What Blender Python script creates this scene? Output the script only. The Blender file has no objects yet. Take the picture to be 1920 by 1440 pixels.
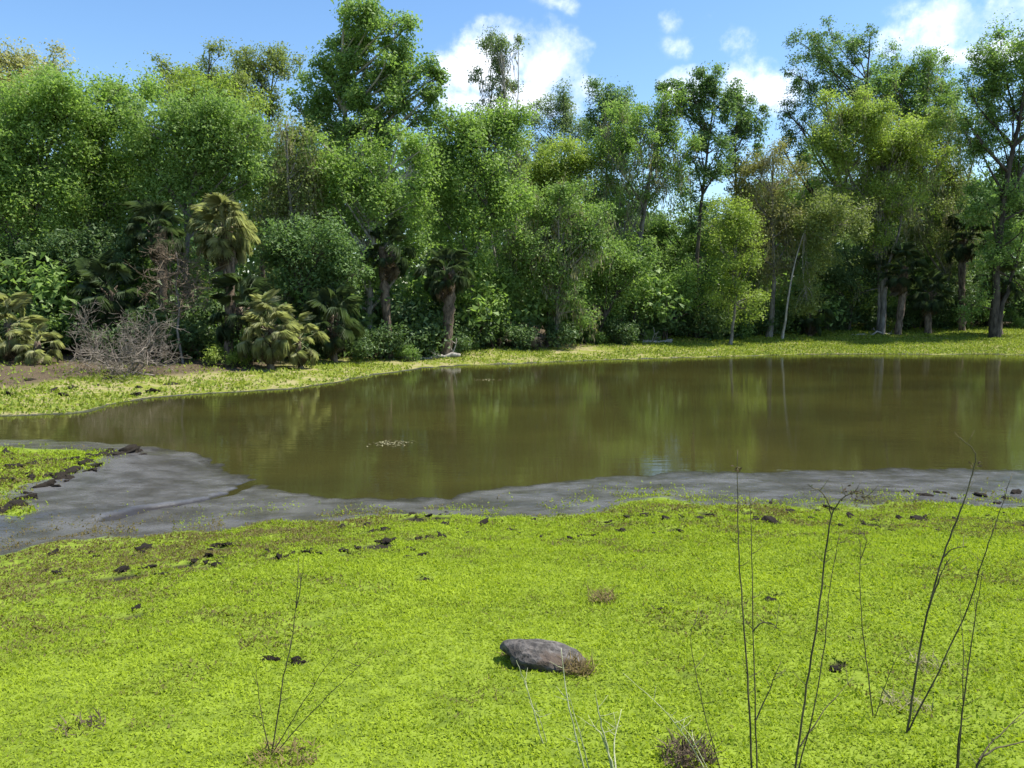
import bpy, math
import numpy as np

rng = np.random.default_rng(11)
sc = bpy.context.scene
R = math.radians

# ------------------------------------------------------------------ camera
CAM = np.array([0.0, 0.0, 2.8])
PITCH = R(6.3)
FPX = 1450.0
cd = bpy.data.cameras.new('camera')
cam = bpy.data.objects.new('camera', cd)
sc.collection.objects.link(cam)
cam.location = CAM
cam.rotation_euler = (R(90) - PITCH, 0, 0)
cd.sensor_width = 36.0
cd.lens = FPX / 1920 * 36
cd.clip_start = 0.05
cd.clip_end = 3000
sc.camera = cam

# ------------------------------------------------------------------ sky
SUN_EL, SUN_AZ = 62.0, 84.0           # azimuth clockwise from +Y (away from the viewer)
w = bpy.data.worlds.new('World')
sc.world = w
w.use_nodes = True
nt = w.node_tree
nt.nodes.clear()


class NB:
    """small node helper"""
    def __init__(s, tree): s.t = tree
    def n(s, typ, **kw):
        nd = s.t.nodes.new(typ)
        for k, v in kw.items():
            setattr(nd, k, v)
        return nd
    def l(s, a, b): s.t.links.new(a, b)
    def setin(s, sock, v):
        if hasattr(v, 'is_linked') or isinstance(v, bpy.types.NodeSocket):
            s.l(v, sock)
        else:
            sock.default_value = v
    def m(s, op, a, b=0.0, c=0.0, clamp=False):
        nd = s.n('ShaderNodeMath', operation=op, use_clamp=clamp)
        s.setin(nd.inputs[0], a); s.setin(nd.inputs[1], b); s.setin(nd.inputs[2], c)
        return nd.outputs[0]
    def vm(s, op, a, b=(0, 0, 0), out=0):
        nd = s.n('ShaderNodeVectorMath', operation=op)
        s.setin(nd.inputs[0], a); s.setin(nd.inputs[1], b)
        return nd.outputs['Value'] if out else nd.outputs[0]
    def ss(s, v, a, b, lo=0.0, hi=1.0):
        nd = s.n('ShaderNodeMapRange', interpolation_type='SMOOTHSTEP')
        s.setin(nd.inputs[0], v)
        nd.inputs[1].default_value = a; nd.inputs[2].default_value = b
        nd.inputs[3].default_value = lo; nd.inputs[4].default_value = hi
        return nd.outputs[0]
    def noise(s, vec, scale, detail=4.0, rough=0.55, dist=0.0):
        nd = s.n('ShaderNodeTexNoise')
        if vec is not None: s.l(vec, nd.inputs['Vector'])
        nd.inputs['Scale'].default_value = scale
        nd.inputs['Detail'].default_value = detail
        nd.inputs['Roughness'].default_value = rough
        nd.inputs['Distortion'].default_value = dist
        return nd.outputs[0]
    def mix(s, f, a, b, typ='MIX'):
        nd = s.n('ShaderNodeMix', data_type='RGBA', blend_type=typ)
        s.setin(nd.inputs[0], f)
        s.setin(nd.inputs[6], a if not isinstance(a, tuple) else (*a[:3], 1))
        s.setin(nd.inputs[7], b if not isinstance(b, tuple) else (*b[:3], 1))
        return nd.outputs[2]


def ray(u, v):
    a, b = (u - 960) / FPX, -(v - 720) / FPX
    d = np.array([a, math.cos(PITCH) + b * math.sin(PITCH), -math.sin(PITCH) + b * math.cos(PITCH)])
    return d / np.linalg.norm(d)


def atY(u, v, Y):
    d = ray(u, v)
    return CAM + d * (Y - CAM[1]) / d[1]


def atZ(u, v, z=0.0):
    d = ray(u, v)
    return CAM + d * (z - CAM[2]) / d[2]


b = NB(nt)
tc = b.n('ShaderNodeTexCoord').outputs['Generated']
sky = b.n('ShaderNodeTexSky', sky_type='NISHITA')
sky.sun_disc = False
sky.sun_elevation = R(SUN_EL)
sky.sun_rotation = R(SUN_AZ)
sky.altitude = 10
sky.air_density = 1.0
sky.dust_density = 0.35
sky.ozone_density = 2.2
skyc = b.n('ShaderNodeHueSaturation')
skyc.inputs['Saturation'].default_value = 1.15
skyc.inputs['Value'].default_value = 1.0
b.l(sky.outputs[0], skyc.inputs['Color'])
# cumulus heaps: (picture u, v, half width, half height, weight); the same kind of heaps go on round the sky
heaps = [(925, 120, 80, 62, 1.0), (1030, 130, 75, 68, 1.0), (960, 190, 150, 45, .9), (860, 140, 50, 45, .85), (1090, 165, 45, 40, .7),
         (1400, 165, 100, 50, .9), (1310, 165, 70, 36, .8), (1390, 105, 50, 40, .5), (1460, 150, 50, 36, .7),
         (1275, 88, 55, 28, .33), (1255, 30, 45, 30, .26), (1330, 40, 60, 30, .22), (1040, 12, 55, 24, .34), (1850, 105, 75, 28, .62), (1660, 85, 70, 32, .55), (1800, 45, 170, 55, .42), (1900, 15, 130, 40, .4), (1720, 20, 90, 40, .34)]
wig = b.vm('SCALE', b.vm('SUBTRACT', b.n('ShaderNodeTexNoise').outputs[1], (0.5, 0.5, 0.5)))
tn = wig.node.inputs[0].links[0].from_node.inputs[0].links[0].from_node
b.l(tc, tn.inputs['Vector']); tn.inputs['Scale'].default_value = 16; tn.inputs['Detail'].default_value = 4
wig.node.inputs['Scale'].default_value = 0.055
pos = b.vm('ADD', tc, wig)
acc = None
hl = []
for (u, v, rx, ry, wt) in heaps:
    hl.append((ray(u, v), rx / FPX, ry / FPX, wt))
for (d, sx, sz, wt) in hl:
    df = b.vm('SUBTRACT', pos, tuple(d))
    df = b.vm('MULTIPLY', df, (1 / sx, 1 / sx, 1 / sz))
    val = b.m('MULTIPLY', b.m('SUBTRACT', 1.25, b.vm('LENGTH', df, out=1), clamp=True), wt)
    acc = val if acc is None else b.m('MAXIMUM', acc, val)
# beyond the view the same scattered heaps go on, at random
sep = b.n('ShaderNodeSeparateXYZ'); b.l(tc, sep.inputs[0])
away = b.m('SUBTRACT', 1.0, b.ss(sep.outputs[1], .62, .78))
acc = b.m('MAXIMUM', acc, b.m('MULTIPLY', away, b.ss(b.noise(b.vm('MULTIPLY', pos, (1, 1, 1.9)), 3.4, 1, .5), .55, .75, 0, 1.0)))
fbm = b.noise(tc, 19, 7, 0.62)
dens = b.m('ADD', acc, b.m('MULTIPLY', b.m('SUBTRACT', fbm, 0.52), 2.1))
dens = b.m('MULTIPLY', dens, b.ss(acc, 0.02, 0.25))
mask = b.m('MULTIPLY', b.ss(dens, 0.02, 1.0), 0.92)
shade = b.ss(b.noise(b.vm('ADD', tc, (0, 0, .03)), 13, 5, .55), .35, .62)
ccol = b.mix(shade, (5.2, 5.8, 6.9), (8.2, 8.4, 8.8))
fin = b.mix(mask, skyc.outputs[0], ccol)
bg = b.n('ShaderNodeBackground')
bg.inputs['Strength'].default_value = 0.11
b.l(fin, bg.inputs[0])
wo = b.n('ShaderNodeOutputWorld')
b.l(bg.outputs[0], wo.inputs[0])

# ------------------------------------------------------------------ sun
sd = bpy.data.lights.new('sun', 'SUN')
sd.energy = 4.6
sd.angle = R(0.53)
sd.color = (1.0, 0.955, 0.88)
sun = bpy.data.objects.new('sun', sd)
sc.collection.objects.link(sun)
sun.rotation_euler = (R(90 - SUN_EL), 0, R(180 - SUN_AZ))
sun.location = (20, 20, 60)

vs = sc.view_settings
vs.view_transform = 'Standard'
vs.look = 'None'
vs.exposure = 1.0
vs.gamma = 1.0
vs.use_curve_mapping = False
cy = sc.cycles
cy.max_bounces = 7
cy.diffuse_bounces = 3
cy.glossy_bounces = 3
cy.transmission_bounces = 4
cy.transparent_max_bounces = 4
cy.use_denoising = True
cy.sample_clamp_indirect = 6

# ------------------------------------------------------------------ mesh helpers
C = sc.collection


def mesh_arrays(name, V, L, S, attr=None, smooth=False, mat=None):
    """V (n,3) verts, L flat loop vertex indices, S loop count per polygon"""
    me = bpy.data.meshes.new(name)
    V = np.ascontiguousarray(V, dtype=np.float32)
    me.vertices.add(len(V)); me.vertices.foreach_set('co', V.ravel())
    L = np.ascontiguousarray(L, dtype=np.int32); S = np.ascontiguousarray(S, dtype=np.int32)
    me.loops.add(len(L)); me.loops.foreach_set('vertex_index', L)
    me.polygons.add(len(S))
    st = np.zeros(len(S), np.int32); st[1:] = np.cumsum(S)[:-1]
    me.polygons.foreach_set('loop_start', st)
    me.update(calc_edges=True)
    if smooth:
        me.polygons.foreach_set('use_smooth', np.ones(len(S), bool))
    if attr:
        for k, (dom, arr) in attr.items():
            a = me.attributes.new(k, 'FLOAT', dom)
            a.data.foreach_set('value', np.ascontiguousarray(arr, dtype=np.float32))
    if mat is not None:
        me.materials.append(mat)
    return me


class MB:
    """collects tubes, quads and leaves into one mesh"""
    def __init__(s): s.V = []; s.L = []; s.S = []; s.A = []; s.n = 0
    def add(s, V, L, S, A=None):
        V = np.asarray(V, float).reshape(-1, 3)
        s.V.append(V); s.L.append(np.asarray(L, int).ravel() + s.n); s.S.append(np.asarray(S, int))
        s.A.append(np.zeros(len(S)) if A is None else np.asarray(A, float))
        s.n += len(V)
    def tube(s, P, rad, sides=5, shade=0.5, cap=True):
        P = np.asarray(P, float); k = len(P)
        rad = np.broadcast_to(np.asarray(rad, float), (k,))
        T = np.gradient(P, axis=0); T /= np.linalg.norm(T, axis=1)[:, None] + 1e-9
        ref = np.array([1.0, 0, 0]) if abs(T[:, 0]).mean() < .8 else np.array([0, 1.0, 0])
        U = np.cross(T, ref); U /= np.linalg.norm(U, axis=1)[:, None] + 1e-9
        W = np.cross(T, U)
        a = np.arange(sides) * 2 * math.pi / sides
        ring = P[:, None, :] + rad[:, None, None] * (np.cos(a)[None, :, None] * U[:, None, :] + np.sin(a)[None, :, None] * W[:, None, :])
        i = np.arange(k - 1)[:, None] * sides; j = np.arange(sides)[None, :]; j2 = (j + 1) % sides
        F = np.stack([i + j, i + j2, i + sides + j2, i + sides + j], -1).reshape(-1)
        S = np.full((k - 1) * sides, 4)
        if cap:
            F = np.concatenate([F, (k - 1) * sides + np.arange(sides)])
            S = np.append(S, sides)
        s.add(ring.reshape(-1, 3), F, S, np.full(len(S), shade))
    def mesh(s, name, mat=None, smooth=False):
        return mesh_arrays(name, np.concatenate(s.V), np.concatenate(s.L), np.concatenate(s.S),
                           {'shade': ('FACE', np.concatenate(s.A))}, smooth, mat)


def unit(v): return v / (np.linalg.norm(v, axis=-1, keepdims=True) + 1e-9)


def leaf_arrays(P, N, L, W, g, fold=0.12, T=None):
    """rhombic leaves at P with normals N, lengths L, widths W"""
    n = len(P)
    N = unit(N)
    if T is None:
        T = g.normal(size=(n, 3))
    T = unit(T - N * (T * N).sum(1)[:, None]); B = np.cross(N, T)
    L = np.broadcast_to(L, (n,))[:, None]; W = np.broadcast_to(W, (n,))[:, None]
    V = np.empty((n, 4, 3))
    V[:, 0] = P - T * L * .5
    V[:, 1] = P + B * W * .5 + N * L * fold - T * L * .06
    V[:, 2] = P + T * L * .5
    V[:, 3] = P - B * W * .5 + N * L * fold - T * L * .06
    return V.reshape(-1, 3), np.arange(4 * n), np.full(n, 4)


def leaf_tris(P, N, L, W, g, T):
    """pointed three-cornered leaves, for crowns"""
    n = len(P)
    N = unit(N); T = unit(T - N * (T * N).sum(1)[:, None]); B = np.cross(N, T)
    L = L[:, None]; W = W[:, None]
    V = np.empty((n, 3, 3))
    V[:, 0] = P - T * L * .4 + B * W * .5
    V[:, 1] = P + T * L * .6
    V[:, 2] = P - T * L * .4 - B * W * .5
    return V.reshape(-1, 3), np.arange(3 * n), np.full(n, 3)


def obj(name, me, parent=None, label=None, cat=None, group=None, kind=None, loc=None):
    o = bpy.data.objects.new(name, me)
    C.objects.link(o)
    if parent: o.parent = parent
    if label: o['label'] = label
    if cat: o['category'] = cat
    if group: o['group'] = group
    if kind: o['kind'] = kind
    if loc is not None: o.location = loc
    return o


def copy_tree(src, loc, rz, scale, label=None, group=None):
    r = src.copy(); C.objects.link(r)
    r.location = loc; r.rotation_euler = (0, 0, rz)
    r.scale = (scale, scale, scale) if np.isscalar(scale) else scale
    if label: r['label'] = label
    if group: r['group'] = group
    for ch in list(src.children):
        c = ch.copy(); C.objects.link(c); c.parent = r
    return r


def vnoise(x, y, f, seed):
    """cheap smooth 2-D value noise, vectorised"""
    ca, sa = math.cos(seed * 1.37 + .5), math.sin(seed * 1.37 + .5)
    x, y = np.asarray(x), np.asarray(y)
    x, y = (x * ca - y * sa) * f + seed * 17.3, (x * sa + y * ca) * f - seed * 9.1
    xi = np.floor(x); yi = np.floor(y); fx = x - xi; fy = y - yi
    fx = fx * fx * (3 - 2 * fx); fy = fy * fy * (3 - 2 * fy)
    def h(a, c):
        t = np.sin(a * 127.1 + c * 311.7 + seed * 74.7) * 43758.5453
        return t - np.floor(t)
    return (h(xi, yi) * (1 - fx) + h(xi + 1, yi) * fx) * (1 - fy) + (h(xi, yi + 1) * (1 - fx) + h(xi + 1, yi + 1) * fx) * fy - .5


# ------------------------------------------------------------------ materials
def mat_new(name):
    m = bpy.data.materials.new(name); m.use_nodes = True
    m.node_tree.nodes.clear()
    return m, NB(m.node_tree)


def mat_leaf(name, dark, light, trans=0.4, rough=0.5, spec=0.25, tcol=None, dull=None):
    m, q = mat_new(name)
    at = q.n('ShaderNodeAttribute'); at.attribute_name = 'shade'
    col = q.mix(at.outputs['Fac'], dark, light)
    if dull:
        col = q.mix(q.ss(at.outputs['Fac'], .0, .3), dull, col)
    p = q.n('ShaderNodeBsdfPrincipled')
    q.l(col, p.inputs['Base Color'])
    p.inputs['Roughness'].default_value = rough
    p.inputs['Specular IOR Level'].default_value = spec
    t = q.n('ShaderNodeBsdfTranslucent')
    tc_ = q.mix(1.0, col, tcol or (1.05, 1.15, .65), 'MULTIPLY')
    q.l(tc_, t.inputs[0])
    mx = q.n('ShaderNodeMixShader'); mx.inputs[0].default_value = trans
    q.l(p.outputs[0], mx.inputs[1]); q.l(t.outputs[0], mx.inputs[2])
    o = q.n('ShaderNodeOutputMaterial'); q.l(mx.outputs[0], o.inputs[0])
    return m


def mat_bark(name, a, c, scale=6, rough=.85, bump=.4):
    m, q = mat_new(name)
    co = q.n('ShaderNodeTexCoord').outputs['Object']
    st = q.vm('MULTIPLY', co, (1, 1, .3))
    f = q.noise(st, scale, 6, .65)
    col = q.mix(q.ss(f, .35, .65), a, c)
    p = q.n('ShaderNodeBsdfPrincipled'); q.l(col, p.inputs['Base Color']); p.inputs['Roughness'].default_value = rough
    p.inputs['Specular IOR Level'].default_value = .2
    bp = q.n('ShaderNodeBump'); bp.inputs['Strength'].default_value = bump; bp.inputs['Distance'].default_value = .03
    q.l(q.noise(st, scale * 4, 5, .7), bp.inputs['Height']); q.l(bp.outputs[0], p.inputs['Normal'])
    o = q.n('ShaderNodeOutputMaterial'); q.l(p.outputs[0], o.inputs[0])
    return m


LEAF = {
    'mid':    mat_leaf('leaf_mid', (0.141, 0.234, 0.062), (0.283, 0.394, 0.116), .52),
    'fresh':  mat_leaf('leaf_fresh', (0.165, 0.269, 0.062), (0.312, 0.429, 0.116), .54),
    'yellow': mat_leaf('leaf_yellow', (0.194, 0.269, 0.049), (0.354, 0.435, 0.100), .54),
    'deep':   mat_leaf('leaf_deep', (0.104, 0.185, 0.067), (0.218, 0.315, 0.112), .48),
    'olive':  mat_leaf('leaf_olive', (0.159, 0.206, 0.059), (0.283, 0.326, 0.108), .48),
    'blue':   mat_leaf('leaf_blue', (0.130, 0.194, 0.083), (0.247, 0.315, 0.138), .46),
    'brown':  mat_leaf('leaf_brown', (0.206, 0.199, 0.070), (0.329, 0.320, 0.116), .46),
    'pale':   mat_leaf('leaf_pale', (0.295, 0.297, 0.116), (0.460, 0.446, 0.208), .45),
    'moss':   mat_leaf('leaf_moss', (0.200, 0.188, 0.108), (0.354, 0.332, 0.194), .35),
    'dark':   mat_leaf('leaf_shaded', (0.059, 0.109, 0.041), (0.141, 0.206, 0.070), .38),  # understory leaves, their deep shade put into the colour
}
BARK = {
    'grey':  mat_bark('bark_grey', (.09, .08, .065), (.24, .22, .19)),
    'dark':  mat_bark('bark_dark', (.03, .025, .02), (.10, .085, .065)),
    'pale':  mat_bark('bark_pale', (.2, .18, .15), (.42, .39, .33)),
    'brown': mat_bark('bark_brown', (.06, .042, .028), (.17, .13, .09)),
}

# ------------------------------------------------------------------ ground heights
far_px = [(0, 781), (120, 778), (200, 765), (280, 746), (400, 738), (560, 729), (640, 716), (720, 701), (790, 691), (860, 686), (960, 683),
          (1100, 677), (1250, 672), (1400, 668), (1500, 665), (1620, 664), (1750, 665), (1850, 664), (1920, 666)]
near_px = [(0, 823), (100, 825), (220, 830), (300, 838), (375, 850), (410, 868), (440, 888), (480, 905), (530, 921), (600, 934), (700, 931),
           (800, 934), (845, 938), (870, 922), (930, 914), (1000, 911), (1060, 906), (1130, 899), (1200, 896), (1260, 889), (1330, 886), (1450, 887), (1600, 883),
           (1700, 879), (1800, 878), (1920, 880)]
farW = np.array([atZ(*p)[:2] for p in far_px])
nearW = np.array([atZ(*p)[:2] for p in near_px])
farW = np.vstack([[[-26, 19.5], [-19, 18.2]], farW, [[34, 38], [60, 36]]])
nearW = np.vstack([[[-26, 16.0], [-18, 15.3]], nearW, [[14, 12.8], [34, 13.5], [60, 20]]])
waterP = np.vstack([farW, nearW[::-1]])
g1_px = [(0, 1037), (60, 1012), (150, 1002), (280, 1001), (400, 986), (500, 972), (600, 976), (700, 966), (850, 963), (900, 970), (1000, 966),
         (1080, 960), (1150, 942), (1250, 930), (1320, 944), (1500, 950), (1600, 946), (1700, 940), (1800, 946), (1920, 946)]
g1W = np.array([atZ(*p, .09)[:2] for p in g1_px])
g1P = np.vstack([[[-60, 10.0], [-10, 8.0]], g1W, [[12, 10.2], [30, 11], [70, 17], [70, -60], [-60, -60]]])
g2_px = [(0, 836), (90, 836), (180, 841), (255, 850), (215, 868), (180, 885), (130, 905), (60, 930), (115, 962), (40, 985), (0, 992)]
g2W = np.array([atZ(*p, .07)[:2] for p in g2_px])
g2P = np.vstack([[[-26, 15.4], [-14, 14.6]], g2W, [[-12, 9.5], [-26, 11.0]]])


def pdist(x, y, P, closed=True):
    d = np.full(x.shape, 1e9)
    n = len(P)
    for i in range(n if closed else n - 1):
        a, c = P[i], P[(i + 1) % n]
        e = c - a; L2 = (e * e).sum() + 1e-12
        t = np.clip(((x - a[0]) * e[0] + (y - a[1]) * e[1]) / L2, 0, 1)
        d = np.minimum(d, (x - a[0] - t * e[0]) ** 2 + (y - a[1] - t * e[1]) ** 2)
    return np.sqrt(d)


def inside(x, y, P):
    r = np.zeros(x.shape, bool); n = len(P)
    for i in range(n):
        a, c = P[i], P[(i + 1) % n]
        cond = (a[1] > y) != (c[1] > y)
        xi = (c[0] - a[0]) * (y - a[1]) / (c[1] - a[1] + 1e-12) + a[0]
        r ^= cond & (x < xi)
    return r


trail = np.array([atZ(u, v, .03)[:2] for u, v in [(186, 978), (250, 962), (320, 946), (390, 925), (450, 908), (495, 897)]])
# trampled spots: picture u, v, radius in metres
pit_px = [(225, 1068, .2), (350, 1048, .14), (400, 1054, .13), (420, 1020, .13), (530, 1040, .13), (580, 1032, .1), (255, 1142, .1), (120, 1072, .1),
          (690, 995, .13), (725, 1020, .16), (665, 1032, .13), (790, 972, .15), (830, 970, .12), (780, 1008, .13), (785, 1041, .1), (870, 998, .1),
          (965, 998, .11), (1035, 1005, .11), (1085, 1008, .12), (1130, 982, .1), (1185, 993, .1), (1215, 968, .13), (1275, 980, .12), (1250, 1000, .13), (1310, 972, .11),
          (1340, 985, .1), (1410, 970, .13), (1530, 970, .11), (1620, 985, .16), (1590, 975, .1), (1720, 975, .14), (1755, 997, .12), (1650, 995, .1), (1860, 980, .13),
          (1890, 965, .1), (1920, 985, .12), (797, 1085, .07), (565, 1240, .06), (510, 1236, .06), (1445, 1128, .07), (1245, 1143, .05), (1560, 1257, .06)]
pits = []
for (u, v, r_) in pit_px:
    z = .1
    for k in range(3):
        p = atZ(u, v, z)
        z = .09 + .14 * max(0, 9.7 - p[1])
    pits.append((p[0], p[1], r_))
pits = np.array(pits)


def ground_raw(x, y):
    x0 = np.asarray(x, float); y0 = np.asarray(y, float)
    wa = np.clip((y0 - 5) / 4, .25, 1)
    x = x0 + wa * (.35 * vnoise(x0, y0, .8, 41) + .28 * vnoise(x0, y0, 2.3, 42) + .14 * vnoise(x0, y0, 6, 43))
    y = y0 + wa * (.25 * vnoise(x0, y0, .8, 44) + .24 * vnoise(x0, y0, 2.3, 45) + .14 * vnoise(x0, y0, 6, 46))
    inw = inside(x, y, waterP)
    dn = pdist(x, y, nearW, False); df = pdist(x, y, farW, False)
    near = (~inw) & (dn <= df)
    far = (~inw) & ~near
    z = np.zeros(x.shape)
    dw = np.minimum(dn, df)
    z[inw] = -np.minimum(.16 * dw[inw], .8)
    in1 = inside(x, y, g1P); in2 = inside(x, y, g2P)
    d1 = pdist(x, y, g1P); d2 = pdist(x, y, g2P)
    dg = np.minimum(d1, d2)
    t = dn / (dn + dg + 1e-6)
    wob = .012 * vnoise(x, y, 1.3, 3) + .01 * vnoise(x, y, 3.1, 4)
    zm = .10 * t + .6 * wob + .003 * vnoise(x0, y0, 7, 61) + .018 * vnoise(x0, y0, .55, 48) * np.clip(4 * t * (1 - t), 0, 1)
    dd = np.clip(d1, 0, 11.5)
    z1 = .10 + .09 * np.clip(dd, 0, .6) + .147 * np.clip(dd - .6, 0, 99)
    z2 = .10 + .05 * np.clip(d2, 0, 3)
    hum = .03 * vnoise(x, y, 1.1, 5) + .022 * vnoise(x, y, 2.7, 6) + .014 * vnoise(x, y, 6.3, 7) + .008 * vnoise(x, y, 13, 8)
    zn = np.where(in1, z1 + hum * np.clip(d1 / .5, 0, 1), np.where(in2, z2 + .8 * hum * np.clip(d2 / .3, 0, 1), zm))
    z = np.where(near, zn, z)
    zf = .085 * np.clip(df, 0, 12.5) + .012 * np.clip(df - 12.5, 0, 60)
    hf = .10 * vnoise(x, y, .35, 9) + .07 * vnoise(x, y, .9, 10) + .035 * vnoise(x, y, 2.3, 15)
    z = np.where(far, zf + hf * np.clip(df / 2.5, 0, 1), z)
    mud = np.where(near & ~in1 & ~in2, 1.0, 0.0)
    mud = np.where(near & (in1 | in2), np.where(in2, np.clip(1.15 - dg / .5, 0, 1), np.clip(1 - dg / .36, 0, 1) * .85), mud)
    mud = np.where(inw, 1.0, mud)
    mud = np.where(far, np.clip(1 - df / .35, 0, 1), mud)
    # trampled pits
    pit = np.zeros(x.shape)
    sel = near & (y < 12)
    if sel.any():
        xs, ys = x[sel], y[sel]; ps = np.zeros(xs.shape)
        for (px_, py_, pr) in pits:
            ps = np.maximum(ps, np.exp(-(((xs - px_) / pr) ** 2 + ((ys - py_) / (pr * .8)) ** 2) * 1.5))
        pit[sel] = ps
    z = z - .10 * pit
    # narrow furrow with water standing in it
    ft = pdist(x, y, trail, False)
    pit = np.maximum(pit, np.where(near & (y < 14), np.exp(-(ft / .07) ** 2), 0))
    z = np.where(near, z - .09 * np.exp(-(ft / .075) ** 2) * (y < 14), z)
    litter_shade = np.clip((df - (3.2 + 7.5 * np.clip((x - 3) / 12, 0, 1)) + 1.6 * vnoise(x0, y0, .5, 63)) / 1.6, 0, 1)  # mask for leaf litter that also paints shade at the tree feet
    return z, mud, pit, np.where(far, 1.0 + litter_shade, 0.0)


def gz(x, y):
    return float(ground_raw(np.array([x]), np.array([y]))[0][0])


# ------------------------------------------------------------------ ground sheet
def spaced(segs):
    out = [np.arange(a, c, s) for a, c, s in segs]
    return np.concatenate(out + [np.array([segs[-1][1]])])


xs = spaced([(-500, -100, 80), (-100, -40, 10), (-40, -16, 1.2), (-16, -9, .25), (-9, 9.5, .065), (9.5, 16, .25), (16, 44, .7), (44, 104, 10), (104, 500, 80)])
ys = spaced([(-60, -4, 8), (-4, 2, .5), (2, 12, .06), (12, 16, .12), (16, 30, .3), (30, 60, .6), (60, 100, 5), (100, 600, 60)])
X, Y = np.meshgrid(xs, ys)
Zg, mud, pit, farm = ground_raw(X.ravel(), Y.ravel())
nx, ny = len(xs), len(ys)
ii = (np.arange(ny - 1)[:, None] * nx + np.arange(nx - 1)[None, :]).ravel()
F = np.stack([ii, ii + 1, ii + nx + 1, ii + nx], -1)

m, q = mat_new('ground_earth')
geo = q.n('ShaderNodeNewGeometry').outputs['Position']
am = q.n('ShaderNodeAttribute'); am.attribute_name = 'mud'
ap = q.n('ShaderNodeAttribute'); ap.attribute_name = 'pit'
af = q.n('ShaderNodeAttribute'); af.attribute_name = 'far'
n1 = q.noise(geo, 1.7, 6, .6); n2 = q.noise(geo, 9, 6, .65); n3 = q.noise(geo, 40, 5, .7)
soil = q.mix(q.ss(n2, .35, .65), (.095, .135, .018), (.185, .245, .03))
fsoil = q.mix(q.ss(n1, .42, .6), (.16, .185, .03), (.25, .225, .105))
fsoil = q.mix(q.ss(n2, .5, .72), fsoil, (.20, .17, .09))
fsoil = q.mix(q.ss(af.outputs['Fac'], 1.1, 1.9), fsoil, q.mix(q.ss(n3, .4, .6), (.05, .04, .026), (.13, .10, .065)))  # brown litter, darkened to stand in for shade under the trees
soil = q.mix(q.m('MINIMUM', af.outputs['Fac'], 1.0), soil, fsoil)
sz = q.n('ShaderNodeSeparateXYZ'); q.l(geo, sz.inputs[0])
n4 = q.noise(q.vm('MULTIPLY', geo, (.8, 1.2, 1)), 1.6, 7, .68)
vo = q.n('ShaderNodeTexVoronoi', feature='SMOOTH_F1'); q.l(geo, vo.inputs['Vector']); vo.inputs['Scale'].default_value = 4.5; vo.inputs['Smoothness'].default_value = .5
mudc = q.mix(q.ss(n4, .35, .65), (.05, .048, .046), (.105, .103, .10))
mudc = q.mix(q.ss(q.m('ADD', sz.outputs[2], q.m('MULTIPLY', q.m('SUBTRACT', n2, .5), .03)), -.005, .022), (.026, .023, .018), mudc)
mudc = q.mix(q.ss(n3, .55, .75), mudc, (.035, .033, .031))
mk = q.ss(q.m('ADD', am.outputs['Fac'], q.m('MULTIPLY', q.m('SUBTRACT', n2, .5), .9)), .3, .55)
col = q.mix(mk, soil, mudc)
pk = q.ss(q.m('ADD', ap.outputs['Fac'], q.m('MULTIPLY', q.m('SUBTRACT', n2, .5), .3)), .05, .4)
col = q.mix(pk, col, (.03, .026, .02))
p = q.n('ShaderNodeBsdfPrincipled'); q.l(col, p.inputs['Base Color'])
rg = q.m('SUBTRACT', .9, q.m('MULTIPLY', mk, q.ss(n4, .3, .7, .82, .6)))
q.l(rg, p.inputs['Roughness'])
q.l(q.m('ADD', .03, q.m('MULTIPLY', mk, .5)), p.inputs['Specular IOR Level'])
bp = q.n('ShaderNodeBump'); bp.inputs['Strength'].default_value = .26; bp.inputs['Distance'].default_value = .02
hs = q.m('ADD', q.m('ADD', q.noise(geo, 16, 5, .7), q.m('MULTIPLY', q.ss(vo.outputs[0], .1, .3), .8)), q.m('MULTIPLY', n3, .45))
q.l(hs, bp.inputs['Height']); q.l(bp.outputs[0], p.inputs['Normal'])
bp.inputs['Distance'].default_value = .02
o = q.n('ShaderNodeOutputMaterial'); q.l(p.outputs[0], o.inputs[0])
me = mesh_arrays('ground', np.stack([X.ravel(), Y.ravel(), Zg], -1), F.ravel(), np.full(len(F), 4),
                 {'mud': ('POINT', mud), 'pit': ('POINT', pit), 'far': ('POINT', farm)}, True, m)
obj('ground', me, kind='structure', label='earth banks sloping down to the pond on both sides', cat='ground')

# ------------------------------------------------------------------ water
m, q = mat_new('pond_water')
geo = q.n('ShaderNodeNewGeometry').outputs['Position']
n1 = q.noise(q.vm('MULTIPLY', geo, (.12, .2, 1)), 1.0, 4, .6)
col = q.mix(q.ss(n1, .35, .65), (.031, .029, .009), (.046, .0435, .0115))
p = q.n('ShaderNodeBsdfPrincipled'); q.l(col, p.inputs['Base Color'])
p.inputs['IOR'].default_value = 1.333
p.inputs['Roughness'].default_value = .035
bp = q.n('ShaderNodeBump'); bp.inputs['Strength'].default_value = .085; bp.inputs['Distance'].default_value = .02
wv = q.m('ADD', q.noise(q.vm('MULTIPLY', geo, (.28, 1.6, 1)), 5.0, 3, .6), q.m('MULTIPLY', q.noise(q.vm('MULTIPLY', geo, (.22, 2.2, 1)), 1.3, 3, .5), 1.3))
q.l(wv, bp.inputs['Height']); q.l(bp.outputs[0], p.inputs['Normal'])
o = q.n('ShaderNodeOutputMaterial'); q.l(p.outputs[0], o.inputs[0])
wp = np.array([[-26, 9], [60, 9], [60, 39], [-26, 39]])
me = mesh_arrays('water', np.column_stack([wp, np.zeros(4)]), np.arange(4), [4], None, False, m)
obj('water', me, kind='structure', label='still murky olive brown pond water reflecting the trees', cat='water')

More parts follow.
